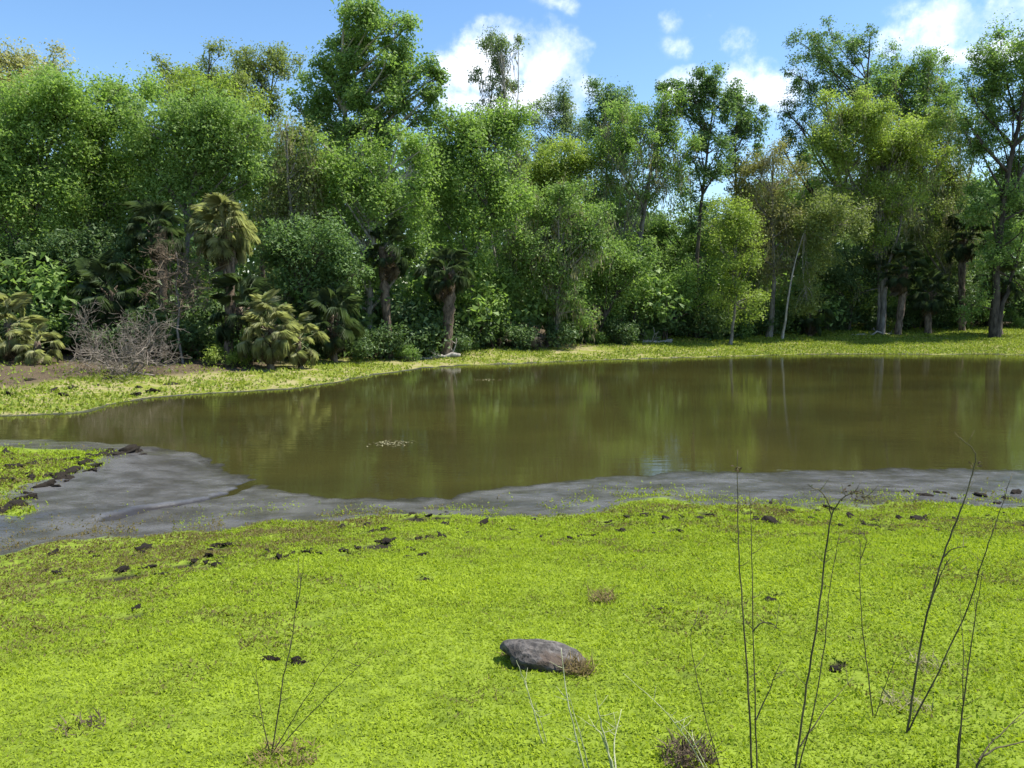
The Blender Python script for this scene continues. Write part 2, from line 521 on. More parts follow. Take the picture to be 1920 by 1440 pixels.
# ------------------------------------------------------------------ ground cover
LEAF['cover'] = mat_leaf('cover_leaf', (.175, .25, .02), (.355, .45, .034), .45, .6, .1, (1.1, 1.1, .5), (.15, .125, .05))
LEAF['farcover'] = mat_leaf('far_cover_leaf', (.13, .19, .022), (.31, .37, .06), .4, .6, .15, (1.1, 1.1, .6))


def blades(n, xr, yr, keep, hlen, wid, g, name):
    x = g.uniform(*xr, n); y = g.uniform(*yr, n)
    k = keep(x, y, g); x, y = x[k], y[k]
    z, md, pt, fr = ground_raw(x, y)
    return x, y, z, md, pt


def cover_mesh(x, y, z, L, W, lean, shade, g):
    n = len(x)
    P = np.column_stack([x, y, z - .004])
    a = g.uniform(0, 2 * math.pi, n)
    D = np.column_stack([np.cos(a), np.sin(a), np.zeros(n)]); S = np.column_stack([-np.sin(a), np.cos(a), np.zeros(n)])
    up = np.array([0, 0, 1.0])
    l_ = lean[:, None]
    ax = D * l_ + up * np.sqrt(np.clip(1 - l_ ** 2, .02, 1))
    S = S + np.cross(ax, S) * g.normal(0, .5, n)[:, None]
    w_ = (W * .5)[:, None]
    h0 = g.uniform(0, .6, n)[:, None] * L[:, None]
    V = np.empty((n, 3, 3)); V[:, 0] = P + up * h0 + S * w_; V[:, 1] = P + up * h0 + ax * L[:, None]; V[:, 2] = P + up * h0 - S * w_
    return V.reshape(-1, 3), np.arange(3 * n), np.full(n, 3), shade


g = np.random.default_rng(3)
mb = MB()
# near bank: density falls with distance, patches of thinner growth
N0 = 1720000
x = g.uniform(-9.5, 10.5, N0); y = 1.6 + (12.5 - 1.6) * g.random(N0) ** 1.95
k = (np.abs(x) < .66 * y + 3.0)
x, y = x[k], y[k]
z, md, pt, fr = ground_raw(x, y)
fine = vnoise(x, y, 9, 51) + .8 * vnoise(x, y, 19, 52)
row = np.abs(y - 8.0)
pn = vnoise(x, y, .55, 21) + .7 * vnoise(x, y, 1.7, 22) + .5 * vnoise(x, y, 5, 23)
leftthin = np.clip((-x - .35 * y) / 2.5, 0, 1) * np.clip((y - 4) / 3, 0, 1)
edge = np.clip((y - 7.2) / 2.5, 0, 1) * .25
prob = np.clip(1.05 - .95 * np.clip(pn + .0, 0, 1) - md * 1.1 - pt * 1.6 - leftthin * .62 - edge - .95 * np.clip(fine - .12, 0, 1), .0, 1)
dgr = pdist(x, y, g1P)
prob = np.where(md > .9, .35 * np.exp(-dgr / .28) * (vnoise(x, y, 2.5, 53) > -.15), prob)
k = (g.random(len(x)) < prob) & (z > .03)
x, y, z, pn = x[k], y[k], z[k], pn[k]
L = g.uniform(.0095, .0205, len(x)) * (1 + .3 * np.clip(pn, -.5, .5)) * (.75 + .11 * y); W = L * g.uniform(.3, .6, len(x)) * (1 + .03 * y)
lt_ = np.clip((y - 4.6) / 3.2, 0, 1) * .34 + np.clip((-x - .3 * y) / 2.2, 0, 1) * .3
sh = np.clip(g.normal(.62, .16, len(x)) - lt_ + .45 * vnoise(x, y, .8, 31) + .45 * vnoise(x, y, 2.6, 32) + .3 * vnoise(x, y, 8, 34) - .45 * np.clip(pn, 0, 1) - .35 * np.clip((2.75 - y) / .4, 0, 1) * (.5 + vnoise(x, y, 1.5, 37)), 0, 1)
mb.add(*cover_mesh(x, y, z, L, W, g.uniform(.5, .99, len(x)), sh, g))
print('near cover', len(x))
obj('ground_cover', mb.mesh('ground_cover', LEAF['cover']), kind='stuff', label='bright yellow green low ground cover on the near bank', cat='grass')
# left spit
mb = MB()
x = g.uniform(-16, -6, 110000); y = g.uniform(9, 15.4, 110000)
k = inside(x, y, g2P) & (g.random(len(x)) < np.clip((x + 16) / 5, .35, 1)); x, y = x[k], y[k]
z, md, pt, fr = ground_raw(x, y)
pn = vnoise(x, y, .9, 25) + .7 * vnoise(x, y, 2.7, 26)
k = (g.random(len(x)) < np.clip(.75 - md * .8 - np.clip(pn, 0, 1) * 1.2, .03, 1)); x, y, z = x[k], y[k], z[k]
L = g.uniform(.022, .05, len(x)); W = L * .6
mb.add(*cover_mesh(x, y, z, L, W, g.uniform(.4, .97, len(x)), np.clip(g.normal(.26, .2, len(x)) + .5 * vnoise(x, y, 1.5, 35), 0, 1), g))
obj('ground_cover', mb.mesh('spit_cover', LEAF['cover']), kind='stuff', label='patchy green ground cover on the small mud spit', cat='grass')
# far bank
mb = MB()
x = g.uniform(-28, 42, 620000); y = g.uniform(17, 54, 620000)
k = (np.abs(x) < .72 * y + 3) & ~inside(x, y, waterP); x, y = x[k], y[k]
z, md, pt, fr = ground_raw(x, y)
df = pdist(x, y, farW, False)
pn = vnoise(x, y, .35, 27) + .8 * vnoise(x, y, 1.1, 28) + .4 * vnoise(x, y, 3, 29)
lush = np.clip((x - 3) / 9, 0, 1)
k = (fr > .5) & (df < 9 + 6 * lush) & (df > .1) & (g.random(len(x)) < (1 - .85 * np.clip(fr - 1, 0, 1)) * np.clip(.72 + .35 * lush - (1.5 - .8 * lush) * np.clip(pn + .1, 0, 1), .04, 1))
x, y, z, pn = x[k], y[k], z[k], pn[k]
L = g.uniform(.045, .11, len(x)); W = L * .75
mb.add(*cover_mesh(x, y, z, L, W, g.uniform(.3, .95, len(x)), np.clip(g.normal(.5, .28, len(x)) + .3 * vnoise(x, y, .5, 33), 0, 1), g))
print('far cover', len(x))
obj('ground_cover', mb.mesh('far_cover', LEAF['farcover']), kind='stuff', label='patchy yellow green grass on the far bank', cat='grass')
# ------------------------------------------------------------------ trees
def bez(a, c1, c2, d, n):
    t = np.linspace(0, 1, n)[:, None]
    return (1 - t) ** 3 * a + 3 * (1 - t) ** 2 * t * c1 + 3 * (1 - t) * t ** 2 * c2 + t ** 3 * d


def crown_lobe(mb, tw, g, c, r, dens, lsize, root, droop=0.0, spread=.3, per=46, hang=0.0, sun_up=.95):
    """twig clusters filling one lobe of a crown; tw collects the twigs"""
    area = math.pi * r[0] * r[2]
    nc = max(4, int(area * 12.4 * dens))
    # the lobe is broken into upright plumes
    npl = max(2, int(2 + area * .6))
    pd = unit(g.normal(size=(npl, 3))) * (g.random((npl, 1)) ** .45) * .78
    pc = c + pd * r
    pr = r * np.array([.35, .35, .52]) * g.uniform(.65, 1.25, (npl, 1))
    wt = pr[:, 0] * pr[:, 2]; wt = wt / wt.sum()
    pi = g.choice(npl, nc, p=wt)
    d = unit(g.normal(size=(nc, 3)))
    P = pc[pi] + d * (g.random(nc) ** .5)[:, None] * pr[pi]
    loose = g.random(nc) < .18
    P[loose] = c + unit(g.normal(size=(loose.sum(), 3))) * r * (g.random((loose.sum(), 1)) ** .4) * 1.16
    # twigs to a share of the clusters
    ntw = min(nc, int(3 + area * 2.4))
    for i in range(ntw):
        a = root + (c - root) * g.uniform(.3, 1.0)
        e = P[i]
        mid = (a + e) / 2 + g.normal(size=3) * .12 * np.linalg.norm(e - a) + np.array([0, 0, .08 * np.linalg.norm(e - a)])
        rr = .012 + .008 * np.linalg.norm(e - a)
        tw.tube(bez(a, (a + mid) / 2, mid, e, 5), np.linspace(rr, .006, 5), 3, .5, False)
    n = nc * per
    ci = np.repeat(np.arange(nc), per)
    cs = spread * g.uniform(.5, 1.35, nc)[ci]
    off = np.clip(g.normal(size=(n, 3)), -1.7, 1.7) * cs[:, None] * np.array([1, 1, .72])
    off[:, 2] -= hang * np.abs(g.normal(size=n)) + droop * (off[:, 0] ** 2 + off[:, 1] ** 2)
    LP = P[ci] + off
    N = unit(g.normal(size=(n, 3)) + np.array([0, 0, sun_up]) + .5 * (LP - c) / r)
    Ln = lsize * g.uniform(.65, 1.35, n)
    cshade = g.normal(0, .2, nc)[ci]
    sh = np.clip(.5 + cshade + g.normal(0, .13, n), 0, 1)
    T = g.normal(size=(n, 3)); T[:, 2] -= .5 + hang * 3
    mb.add(*leaf_tris(LP, N, Ln, Ln * g.uniform(.5, .75, n), g, T), sh)


def tree(name, label, D, bx, lobes, leaf='mid', bark='grey', tr=.14, lsize=.125, dens=1.0, spread=.3, hang=0.0, seed=0, moss=0, depth=.75,
         stems=1, group='trees standing round the far side of the pond', lean=0.0, per=62, minz=None, first=.25, skirt=3):
    """lobes in picture units (u, v, half width, half height[, density]) at distance D; they become real ellipsoids there"""
    g = np.random.default_rng(1000 + seed)
    base = atY(bx, 640, D); base[2] = gz(base[0], D)
    k = D / FPX; lsize *= 1.0
    root = obj(name, None, None, label, 'tree', group, None, tuple(base))
    tw = MB(); lf = MB(); ms = MB()
    W = []
    for lo in lobes:
        u, v, rx, ry = lo[:4]; ds = lo[4] if len(lo) > 4 else 1.0
        dy = g.uniform(-.35, .35) * rx * k
        c = atY(u, v, D + dy) - base
        W.append((c, np.array([rx * k, rx * k * depth, ry * k]), ds))
    for (c, r, ds) in list(W):                       # uneven sprays standing out of the outline
        for j in range(3):
            f_ = g.uniform(.18, .34)
            a_ = g.uniform(0, 2 * math.pi)
            W.append((c + r * np.array([math.cos(a_) * .8, math.sin(a_) * .7, g.uniform(.35, .95)]), np.array([r[0] * f_, r[0] * f_, r[2] * f_ * g.uniform(1.2, 2.0)]), ds * .8))
    low = min(w_[0][2] - w_[1][2] for w_ in W)
    if name == 'broadleaf_tree' and skirt and low > 2.5:
        ext = [w_[0][0] for w_ in W]
        for j in range(skirt):
            rx = g.uniform(.8, 1.3)
            W.append((np.array([g.uniform(min(ext) * .7, max(ext) * .7), g.uniform(-.4, .9), 1.6 + (low - 1.2) * (j + .5) / skirt]), np.array([rx, rx, rx * g.uniform(.8, 1.2)]), .6))
    top = max(W, key=lambda q_: q_[0][2] + q_[1][2] * .3)[0]
    trunks = []
    for s in range(stems):
        tp = top if s == 0 else W[g.integers(len(W))][0]
        b0 = np.array([g.normal(0, .22) if s else 0, g.normal(0, .22) if s else 0, -.25])
        h = tp[2]
        c1 = b0 + np.array([lean * h * .3 + g.normal(0, .03) * h, g.normal(0, .03) * h, h * .35])
        c2 = b0 * .3 + np.array([tp[0] * .55 + g.normal(0, .05) * h, tp[1] * .5, h * .68])
        pth = bez(b0, c1, c2, tp, 14)
        pth[1:-1] += g.normal(0, .02 * tr / .14, (12, 3))
        r0 = tr * (1 if s == 0 else .7)
        rad = np.linspace(r0, r0 * .16, 14); rad[0] *= 1.45; rad[1] *= 1.1
        tw.tube(pth, rad, 8, .5)
        trunks.append((pth, rad))
    for (c, r, ds) in W:
        pth, rad = trunks[g.integers(len(trunks))]
        hz = math.hypot(c[0] - pth[-1][0], c[1] - pth[-1][1])
        want = max(pth[-1][2] * first, c[2] - r[2] * .9 - .7 * hz)
        want = min(want, pth[-2][2])
        i = int(np.argmin(np.abs(pth[:, 2] - want)))
        a = pth[i]; dist = np.linalg.norm(c - a)
        rl = min(rad[i] * .75, .03 + .018 * dist)
        m1 = a + np.array([(c[0] - a[0]) * .3, (c[1] - a[1]) * .3, (c[2] - a[2]) * .25]) + g.normal(0, .05, 3) * dist
        m2 = a + (c - a) * .7 + g.normal(0, .07, 3) * dist
        lp = bez(a, m1, m2, c, 9)
        tw.tube(lp, np.linspace(rl, rl * .3, 9), 6, .5)
        crown_lobe(lf, tw, g, c, r, ds * dens, lsize, lp[5], spread=spread, hang=hang, per=per)
        if moss:
            nm = int(moss * math.pi * r[0] * r[2] * 5)
            P = c + unit(g.normal(size=(nm, 3))) * r * g.uniform(.3, .95, (nm, 1)); P[:, 2] -= r[2] * .25
            ci = np.repeat(np.arange(nm), 16)
            LP = P[ci] + g.normal(size=(nm * 16, 3)) * np.array([.1, .1, .3]); LP[:, 2] -= .25
            T = g.normal(size=(nm * 16, 3)) * .18 + np.array([0, 0, -1.0])
            ms.add(*leaf_arrays(LP, g.normal(size=(nm * 16, 3)) * np.array([1, 1, .2]), .3, .05, g, .05, T), np.clip(g.normal(.5, .25, nm * 16), 0, 1))
    obj('trunk', tw.mesh(name + '_trunk', BARK[bark], True), root)
    obj('crown', lf.mesh(name + '_crown', LEAF[leaf]), root)
    if moss:
        obj('hanging_moss', ms.mesh(name + '_moss', LEAF['moss']), root, kind='stuff')
    return root


T = tree
# --- left end of the wood
T('broadleaf_tree', 'pale grey green airy tree crown topping the wood at the far left end', 40, 20,
  [(15, 140, 70, 50), (70, 150, 55, 50), (-50, 150, 60, 70), (30, 210, 90, 60)], 'pale', 'grey', .16, .13, .55, .33, seed=1)
T('broadleaf_tree', 'broad bright green tree in the left corner above the small fan palms', 31, 30,
  [(20, 250, 105, 90), (-60, 300, 110, 120), (95, 330, 90, 90), (20, 400, 110, 80), (-20, 470, 90, 60, .6), (110, 215, 75, 65)], 'fresh', 'grey', .17, .12, .95, seed=2)
T('broadleaf_tree', 'rounded bright green tree beside the left corner tree, above the dead grey bush', 33, 190,
  [(150, 195, 75, 60), (215, 215, 80, 60), (170, 290, 105, 80), (260, 290, 80, 75), (200, 385, 110, 75, .9), (120, 440, 70, 55, .6)], 'fresh', 'grey', .16, .12, .95, seed=3)
T('broadleaf_tree', 'wide green tree with olive top rising behind the big skirted palm', 32, 350,
  [(320, 245, 85, 70), (400, 255, 80, 70), (445, 300, 55, 70), (345, 330, 95, 70), (425, 370, 60, 60, .6), (280, 370, 75, 60, .7)], 'mid', 'grey', .16, .12, .95, seed=4)
T('broadleaf_tree', 'yellow green spreading tree crown just left of the tallest tree, behind the palms', 37, 430,
  [(395, 215, 80, 45), (450, 250, 50, 60), (330, 190, 60, 50)], 'yellow', 'grey', .14, .12, .85, seed=5)
T('broadleaf_tree', 'olive tree top with a pointed tip standing behind the left green trees', 45, 385,
  [(350, 165, 50, 45), (395, 140, 38, 42), (430, 185, 40, 60), (380, 220, 60, 50)], 'olive', 'dark', .16, .13, .75, seed=6)
T('broadleaf_tree', 'thin olive brown tree with sky showing through, left of the tallest tree', 47, 500,
  [(495, 125, 42, 32), (535, 120, 28, 28), (470, 180, 26, 50, .6), (510, 190, 34, 45, .6), (490, 240, 40, 40, .7), (455, 140, 22, 30, .5)], 'olive', 'dark', .17, .13, .6, seed=7)
# --- tallest tree
T('broadleaf_tree', 'tallest tree of the far bank with glossy green rounded leaf clumps', 36, 700,
  [(700, 45, 62, 48), (650, 75, 60, 50), (620, 130, 58, 45), (745, 90, 45, 55), (690, 125, 75, 50), (610, 195, 60, 50), (680, 200, 70, 50), (748, 165, 45, 45),
   (812, 160, 28, 42, .9), (790, 205, 34, 34, .8), (650, 255, 75, 50), (725, 240, 50, 50, .8), (580, 235, 40, 40)], 'mid', 'pale', .24, .145, .62, .22, seed=8)
T('broadleaf_tree', 'bright green leafy tree growing below and in front of the tallest tree', 34, 690,
  [(640, 320, 70, 60), (720, 330, 70, 65), (775, 320, 40, 60, .7), (690, 400, 80, 55, .8), (610, 390, 55, 60, .6), (760, 410, 50, 50, .7)], 'fresh', 'pale', .14, .125, .75, seed=9)
T('broadleaf_tree', 'greyish brown thinly leaved tree hung with dry twigs, left of the tallest tree', 33, 565,
  [(560, 280, 50, 45), (530, 340, 45, 55), (590, 350, 45, 60), (555, 420, 60, 55), (510, 420, 40, 50)], 'olive', 'grey', .13, .11, .35, .33, seed=10, moss=1.2)
# --- centre
T('broadleaf_tree', 'dense bright green tree directly below the big white cloud', 37, 870,
  [(870, 240, 55, 40), (915, 265, 55, 50), (840, 290, 45, 55), (890, 330, 75, 60), (860, 400, 75, 60), (930, 400, 60, 60), (870, 470, 70, 50, .8), (960, 250, 45, 50)],
  'fresh', 'grey', .16, .13, .9, seed=11)
T('broadleaf_tree', 'tall pale slender tree with a nearly bare top standing out against the white cloud', 41, 945,
  [(938, 125, 28, 45, .42), (925, 95, 26, 22, .22), (955, 100, 24, 30, .2), (935, 195, 36, 45, .32), (950, 270, 38, 45, .32), (940, 150, 12, 26, 1.6), (905, 170, 20, 40, .16), (968, 320, 30, 40, .3)],
  'blue', 'pale', .13, .10, .7, .2, seed=12, stems=4, first=.3, moss=.5)
T('broadleaf_tree', 'far hazy blue green tree top right of the white cloud', 62, 1055,
  [(1055, 215, 36, 38), (1030, 260, 40, 40), (1080, 255, 36, 40), (1010, 215, 18, 20, .5)], 'blue', 'grey', .15, .14, .5, .35, seed=13)
T('broadleaf_tree', 'yellow green low domed tree right of the slender pale tree', 43, 1060,
  [(1030, 300, 60, 40), (1085, 295, 50, 38), (1060, 350, 75, 45), (1010, 350, 50, 50)], 'yellow', 'brown', .13, .12, .9, seed=14)
T('broadleaf_tree', 'green tree with dry grey lower branches above the brown thatched palm', 39, 1045,
  [(1010, 400, 55, 50, .7), (1075, 400, 55, 55, .7), (1105, 450, 50, 55), (1000, 470, 55, 50, .8), (1060, 500, 60, 50, .7)], 'mid', 'grey', .12, .12, .8, seed=15, moss=.8)
T('broadleaf_tree', 'deep green tree top behind the fan branched tree, in the middle of the wood', 52, 1150,
  [(1140, 185, 32, 30), (1160, 230, 40, 40), (1120, 235, 32, 36), (1150, 290, 50, 40)], 'deep', 'dark', .15, .13, .9, seed=16)
T('broadleaf_tree', 'vase shaped tree with fanned grey branches in the middle of the wood', 43, 1190,
  [(1150, 250, 50, 50, .8), (1205, 235, 60, 45), (1250, 260, 34, 60, .8), (1130, 320, 40, 50, .5), (1190, 310, 60, 45, .45), (1240, 340, 36, 45, .4), (1170, 400, 50, 45, .4), (1260, 205, 26, 30, .7), (1275, 300, 28, 45, .6)],
  'fresh', 'grey', .15, .115, .66, .26, seed=17, stems=3, moss=.5, first=.2)
T('broadleaf_tree', 'slim dark trunked tree with a pointed glossy crown in front of the right hand cloud', 44, 1308,
  [(1325, 160, 34, 30), (1300, 185, 36, 36), (1345, 195, 36, 40), (1320, 240, 50, 38, .8), (1345, 285, 40, 35, .5), (1300, 300, 30, 40, .5), (1320, 350, 40, 40, .4), (1255, 180, 20, 20, .8)],
  'deep', 'dark', .15, .135, .66, .22, seed=18, first=.3)
T('broadleaf_tree', 'narrow dark green tree right beside the slim pointed tree', 46, 1390,
  [(1388, 205, 26, 34), (1405, 240, 28, 34), (1375, 255, 28, 32), (1395, 300, 34, 34, .6), (1385, 350, 34, 40, .5)], 'deep', 'dark', .12, .135, .66, .22, seed=19, first=.4)
T('broadleaf_tree', 'leafy green tree filling the middle distance under the slim pointed tree', 50, 1290,
  [(1240, 455, 60, 40), (1310, 440, 60, 32), (1280, 490, 80, 40), (1210, 490, 50, 45), (1300, 405, 45, 30, .5), (1268, 350, 30, 34, .5)], 'mid', 'dark', .12, .13, .9, seed=20)
T('broadleaf_tree', 'light yellow green young tree between the slim tree and the brownish tree', 42, 1368,
  [(1365, 400, 34, 34), (1385, 440, 40, 40), (1350, 460, 40, 45), (1375, 500, 46, 40, .8), (1360, 560, 46, 44, .7), (1395, 580, 40, 36, .6)], 'yellow', 'grey', .09, .11, .75, seed=21)
T('cypress_tree', 'feathery reddish olive tree with a swollen grey trunk base at the water side', 45, 1440,
  [(1440, 300, 36, 28), (1460, 340, 55, 34), (1410, 350, 38, 40), (1445, 400, 65, 45), (1420, 460, 55, 45, .8), (1480, 450, 45, 50, .7), (1440, 520, 50, 40, .6)], 'brown', 'grey', .17, .10, .62, .34, seed=22, moss=.5, first=.35)
T('broadleaf_tree', 'small yellowish tree on a thin leaning pale trunk right of the feathery tree', 44, 1466,
  [(1560, 390, 45, 30), (1530, 420, 45, 36), (1590, 420, 36, 34), (1540, 470, 50, 36, .7)], 'olive', 'pale', .075, .11, .85, .3, seed=23, first=.75)
T('broadleaf_tree', 'open crowned tall tree with dark limbs against the sky, right of the cloud gap', 50, 1530,
  [(1545, 100, 62, 38, .85), (1600, 95, 40, 34, .8), (1510, 150, 34, 40, .8), (1560, 165, 48, 40, .7), (1500, 240, 40, 45, .7), (1550, 250, 40, 40, .6), (1605, 150, 34, 34, .6), (1495, 300, 34, 34, .7)],
  'deep', 'dark', .2, .13, .56, .24, seed=24, first=.35)
T('broadleaf_tree', 'tall grey green dome topped tree behind the broad bright tree on the right', 54, 1700,
  [(1690, 150, 62, 48), (1740, 160, 50, 50), (1640, 190, 48, 50), (1700, 215, 70, 45), (1770, 215, 44, 55, .9), (1680, 280, 70, 45)], 'mid', 'dark', .2, .13, .66, .26, seed=25, moss=.3)
T('broadleaf_tree', 'broad bright yellow green tree in front on the right, above the dark palms', 47, 1650,
  [(1590, 215, 55, 40), (1640, 245, 75, 45), (1710, 250, 55, 40), (1570, 290, 60, 50), (1660, 310, 85, 45), (1740, 310, 44, 44), (1600, 370, 75, 45, .7), (1690, 380, 65, 45, .6)],
  'yellow', 'grey', .19, .125, .9, .3, seed=26, stems=3, moss=.4, first=.22)
T('broadleaf_tree', 'mossy thin tree with bare grey twigs in the right part of the wood', 50, 1775,
  [(1780, 300, 45, 45, .7), (1810, 250, 40, 40, .7), (1770, 370, 50, 50, .7), (1730, 430, 60, 45), (1800, 440, 55, 50)], 'olive', 'grey', .14, .12, .6, .3, seed=27, moss=1.0)
T('broadleaf_tree', 'big dark limbed tree filling the right edge', 45, 1865,
  [(1880, 130, 70, 48), (1930, 110, 70, 60), (1850, 190, 50, 48, .8), (1900, 210, 70, 50), (1960, 230, 60, 80), (1835, 270, 50, 50, .7), (1890, 310, 60, 50, .6), (1850, 380, 60, 50, .6), (1920, 400, 60, 60, .7), (1890, 480, 70, 50, .7)],
  'mid', 'dark', .24, .13, .66, .26, seed=28, stems=2, first=.2)
T('broadleaf_tree', 'deep green tree low in the gap beside the right edge tree', 53, 1800,
  [(1790, 470, 60, 50), (1850, 490, 60, 50), (1720, 480, 60, 40)], 'deep', 'dark', .13, .13, .9, seed=29)
T('broadleaf_tree', 'grey green tree packed behind the dry twigged tree', 44, 600,
  [(560, 330, 70, 60), (630, 300, 60, 60), (510, 300, 45, 50), (590, 420, 90, 60), (500, 400, 60, 60)], 'deep', 'grey', .15, .14, .68, seed=50)
T('broadleaf_tree', 'green tree packed behind the pale slender tree in the centre', 50, 970,
  [(985, 330, 60, 50), (1040, 380, 60, 50), (930, 340, 50, 50), (980, 430, 80, 50), (800, 380, 60, 60), (800, 300, 36, 50, .7)], 'mid', 'grey', .15, .14, .68, seed=51)
T('broadleaf_tree', 'dark green tree packed behind the vase shaped tree', 53, 1180,
  [(1150, 380, 60, 50), (1210, 430, 50, 36), (1100, 430, 60, 50), (1220, 350, 30, 40, .6)], 'deep', 'grey', .15, .14, .68, seed=52)
T('broadleaf_tree', 'shaggy green tree packed behind the feathery reddish tree', 56, 1470,
  [(1420, 400, 45, 45), (1480, 380, 60, 55), (1540, 350, 60, 60), (1520, 440, 70, 50), (1420, 470, 60, 45)], 'mid', 'grey', .15, .15, .68, seed=53)
T('broadleaf_tree', 'grey green mossy tree packed behind the broad bright right hand tree', 58, 1680,
  [(1620, 400, 70, 55), (1700, 390, 70, 55), (1780, 390, 60, 60), (1860, 400, 60, 60), (1650, 470, 80, 45)], 'deep', 'grey', .15, .15, .68, seed=54, moss=.4)
# --- lower leafy trees of the front edge
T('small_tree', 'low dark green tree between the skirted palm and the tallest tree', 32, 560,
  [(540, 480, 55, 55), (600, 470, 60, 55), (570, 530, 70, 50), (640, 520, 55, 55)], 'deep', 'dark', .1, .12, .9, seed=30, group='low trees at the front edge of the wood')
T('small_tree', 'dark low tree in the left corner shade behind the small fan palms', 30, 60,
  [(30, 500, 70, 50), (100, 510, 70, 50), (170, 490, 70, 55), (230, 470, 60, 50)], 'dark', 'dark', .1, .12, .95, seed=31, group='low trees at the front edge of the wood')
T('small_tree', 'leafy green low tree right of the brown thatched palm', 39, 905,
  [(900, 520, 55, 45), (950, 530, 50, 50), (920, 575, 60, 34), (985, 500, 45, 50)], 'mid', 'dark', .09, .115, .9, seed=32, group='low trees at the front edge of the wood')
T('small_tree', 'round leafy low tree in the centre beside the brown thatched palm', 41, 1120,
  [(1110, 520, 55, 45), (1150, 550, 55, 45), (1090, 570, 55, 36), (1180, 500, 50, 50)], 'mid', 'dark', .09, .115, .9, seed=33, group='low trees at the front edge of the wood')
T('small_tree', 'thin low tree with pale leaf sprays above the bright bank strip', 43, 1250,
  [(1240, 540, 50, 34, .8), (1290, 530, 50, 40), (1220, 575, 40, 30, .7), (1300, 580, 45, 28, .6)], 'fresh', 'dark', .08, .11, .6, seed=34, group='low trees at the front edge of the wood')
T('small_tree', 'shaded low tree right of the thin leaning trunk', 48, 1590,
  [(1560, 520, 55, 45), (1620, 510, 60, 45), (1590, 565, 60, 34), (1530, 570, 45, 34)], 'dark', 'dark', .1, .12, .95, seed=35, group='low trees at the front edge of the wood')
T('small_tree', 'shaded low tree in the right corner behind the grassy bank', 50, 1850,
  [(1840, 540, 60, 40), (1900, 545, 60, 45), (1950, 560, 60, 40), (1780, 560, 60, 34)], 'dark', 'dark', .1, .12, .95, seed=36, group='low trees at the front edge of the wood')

# ------------------------------------------------------------------ wood behind
g = np.random.default_rng(77)
n = 110000
u = g.uniform(-500, 2420, n)
Dd = g.uniform(56, 74, n)
tx = [-500, 300, 480, 640, 820, 1000, 1200, 1235, 1345, 1400, 1600, 1900, 2420]
ty = [300, 280, 300, 290, 290, 320, 380, 440, 440, 370, 340, 330, 300]
tp = np.interp(u, tx, ty) + 40 * vnoise(u, Dd, .02, 3) + 30 * vnoise(u, Dd, .05, 4)
v = tp + (650 - tp) * g.random(n) ** .8
a = (u - 960) / FPX; bb = -(v - 720) / FPX
dy = math.cos(PITCH) + bb * math.sin(PITCH); dz = -math.sin(PITCH) + bb * math.cos(PITCH)
P = np.column_stack([a / dy * Dd, Dd, CAM[2] + dz / dy * Dd])
P += g.normal(0, .5, P.shape)
P[:, 2] = np.maximum(P[:, 2], 1.0)
N = unit(g.normal(size=(n, 3)) + np.array([0, -.2, .5]))
Ln = g.uniform(.4, .8, n)
mb = MB()
mb.add(*leaf_tris(P, N, Ln, Ln * .7, g, g.normal(size=P.shape)), np.clip(.45 + .9 * vnoise(P[:, 0], P[:, 2], .5, 8) + g.normal(0, .2, n), 0, 1))
obj('woodland', mb.mesh('woodland', LEAF['deep']), kind='stuff', label='dark dense wood continuing behind the pond side trees', cat='wood')


# ------------------------------------------------------------------ palms
def frond_mesh(name, mat, seed, pet=.8, fan=.75, nseg=32, droop=.45, fold=.12):
    """costapalmate fan leaf: stalk along +X then a fan of drooping segments"""
    g = np.random.default_rng(seed)
    mb = MB()
    s = np.linspace(0, 1, 5)
    stalk = np.column_stack([s * pet, np.zeros(5), .10 * np.sin(s * math.pi * .6) * pet])
    mb.tube(stalk, np.linspace(.022, .012, 5), 3, .75)
    hub = stalk[-1]
    for i in range(nseg):
        a = (i / (nseg - 1) - .5) * R(235)
        L = fan * (1 - .28 * abs(a) / R(117)) * g.uniform(.88, 1.08)
        d = np.array([math.cos(a), math.sin(a), 0])
        sd_ = np.array([-d[1], d[0], 0])
        fz = fold * math.cos(a * .5)
        p0 = hub + d * .03
        p1 = hub + d * L * .5 + np.array([0, 0, fz * .6 - droop * .10 * L])
        tipd = droop * L * g.uniform(.6, 1.25)
        p2 = hub + d * L * (1 - .3 * droop) + np.array([0, 0, -tipd])
        wd = .0135 * fan / .75
        V = [p0, p1 + sd_ * wd, p2, p1 - sd_ * wd + np.array([0, 0, .012])]
        mb.add(V, [0, 1, 2, 0, 2, 3], [3, 3], np.full(2, g.uniform(.25, .9)))
    return mb.mesh(name, mat)


PALM = mat_leaf('palm_frond_sunlit', (.17, .20, .075), (.50, .50, .28), .4, .5, .4)  # sunlight painted in: fronds brightened for the palms standing in sun
PALM_SHADED = mat_leaf('palm_frond_shaded', (.045, .075, .035), (.12, .165, .08), .35, .55, .3)  # same green fronds with the canopy shade put into the colour
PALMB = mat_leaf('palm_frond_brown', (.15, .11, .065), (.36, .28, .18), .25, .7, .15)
FR = {'green': [frond_mesh('frond_a', PALM, 1), frond_mesh('frond_b', PALM, 2, .95, .8, 32, .7), frond_mesh('frond_c', PALM, 3, .7, .72, 32, .3)],  # green is the sun-brightened set, dark the shaded one
      'dark': [frond_mesh('frond_d', PALM_SHADED, 4), frond_mesh('frond_e', PALM_SHADED, 5, .95, .8, 32, .7), frond_mesh('frond_f', PALM_SHADED, 6, .7, .72, 32, .3)],
      'dead': [frond_mesh('dead_frond_a', PALMB, 7, .6, .7, 14, 1.0), frond_mesh('dead_frond_b', PALMB, 8, .7, .62, 14, .8)]}
BOOT = mat_bark('palm_boots', (.055, .04, .028), (.2, .155, .11), 9, .9, .7)


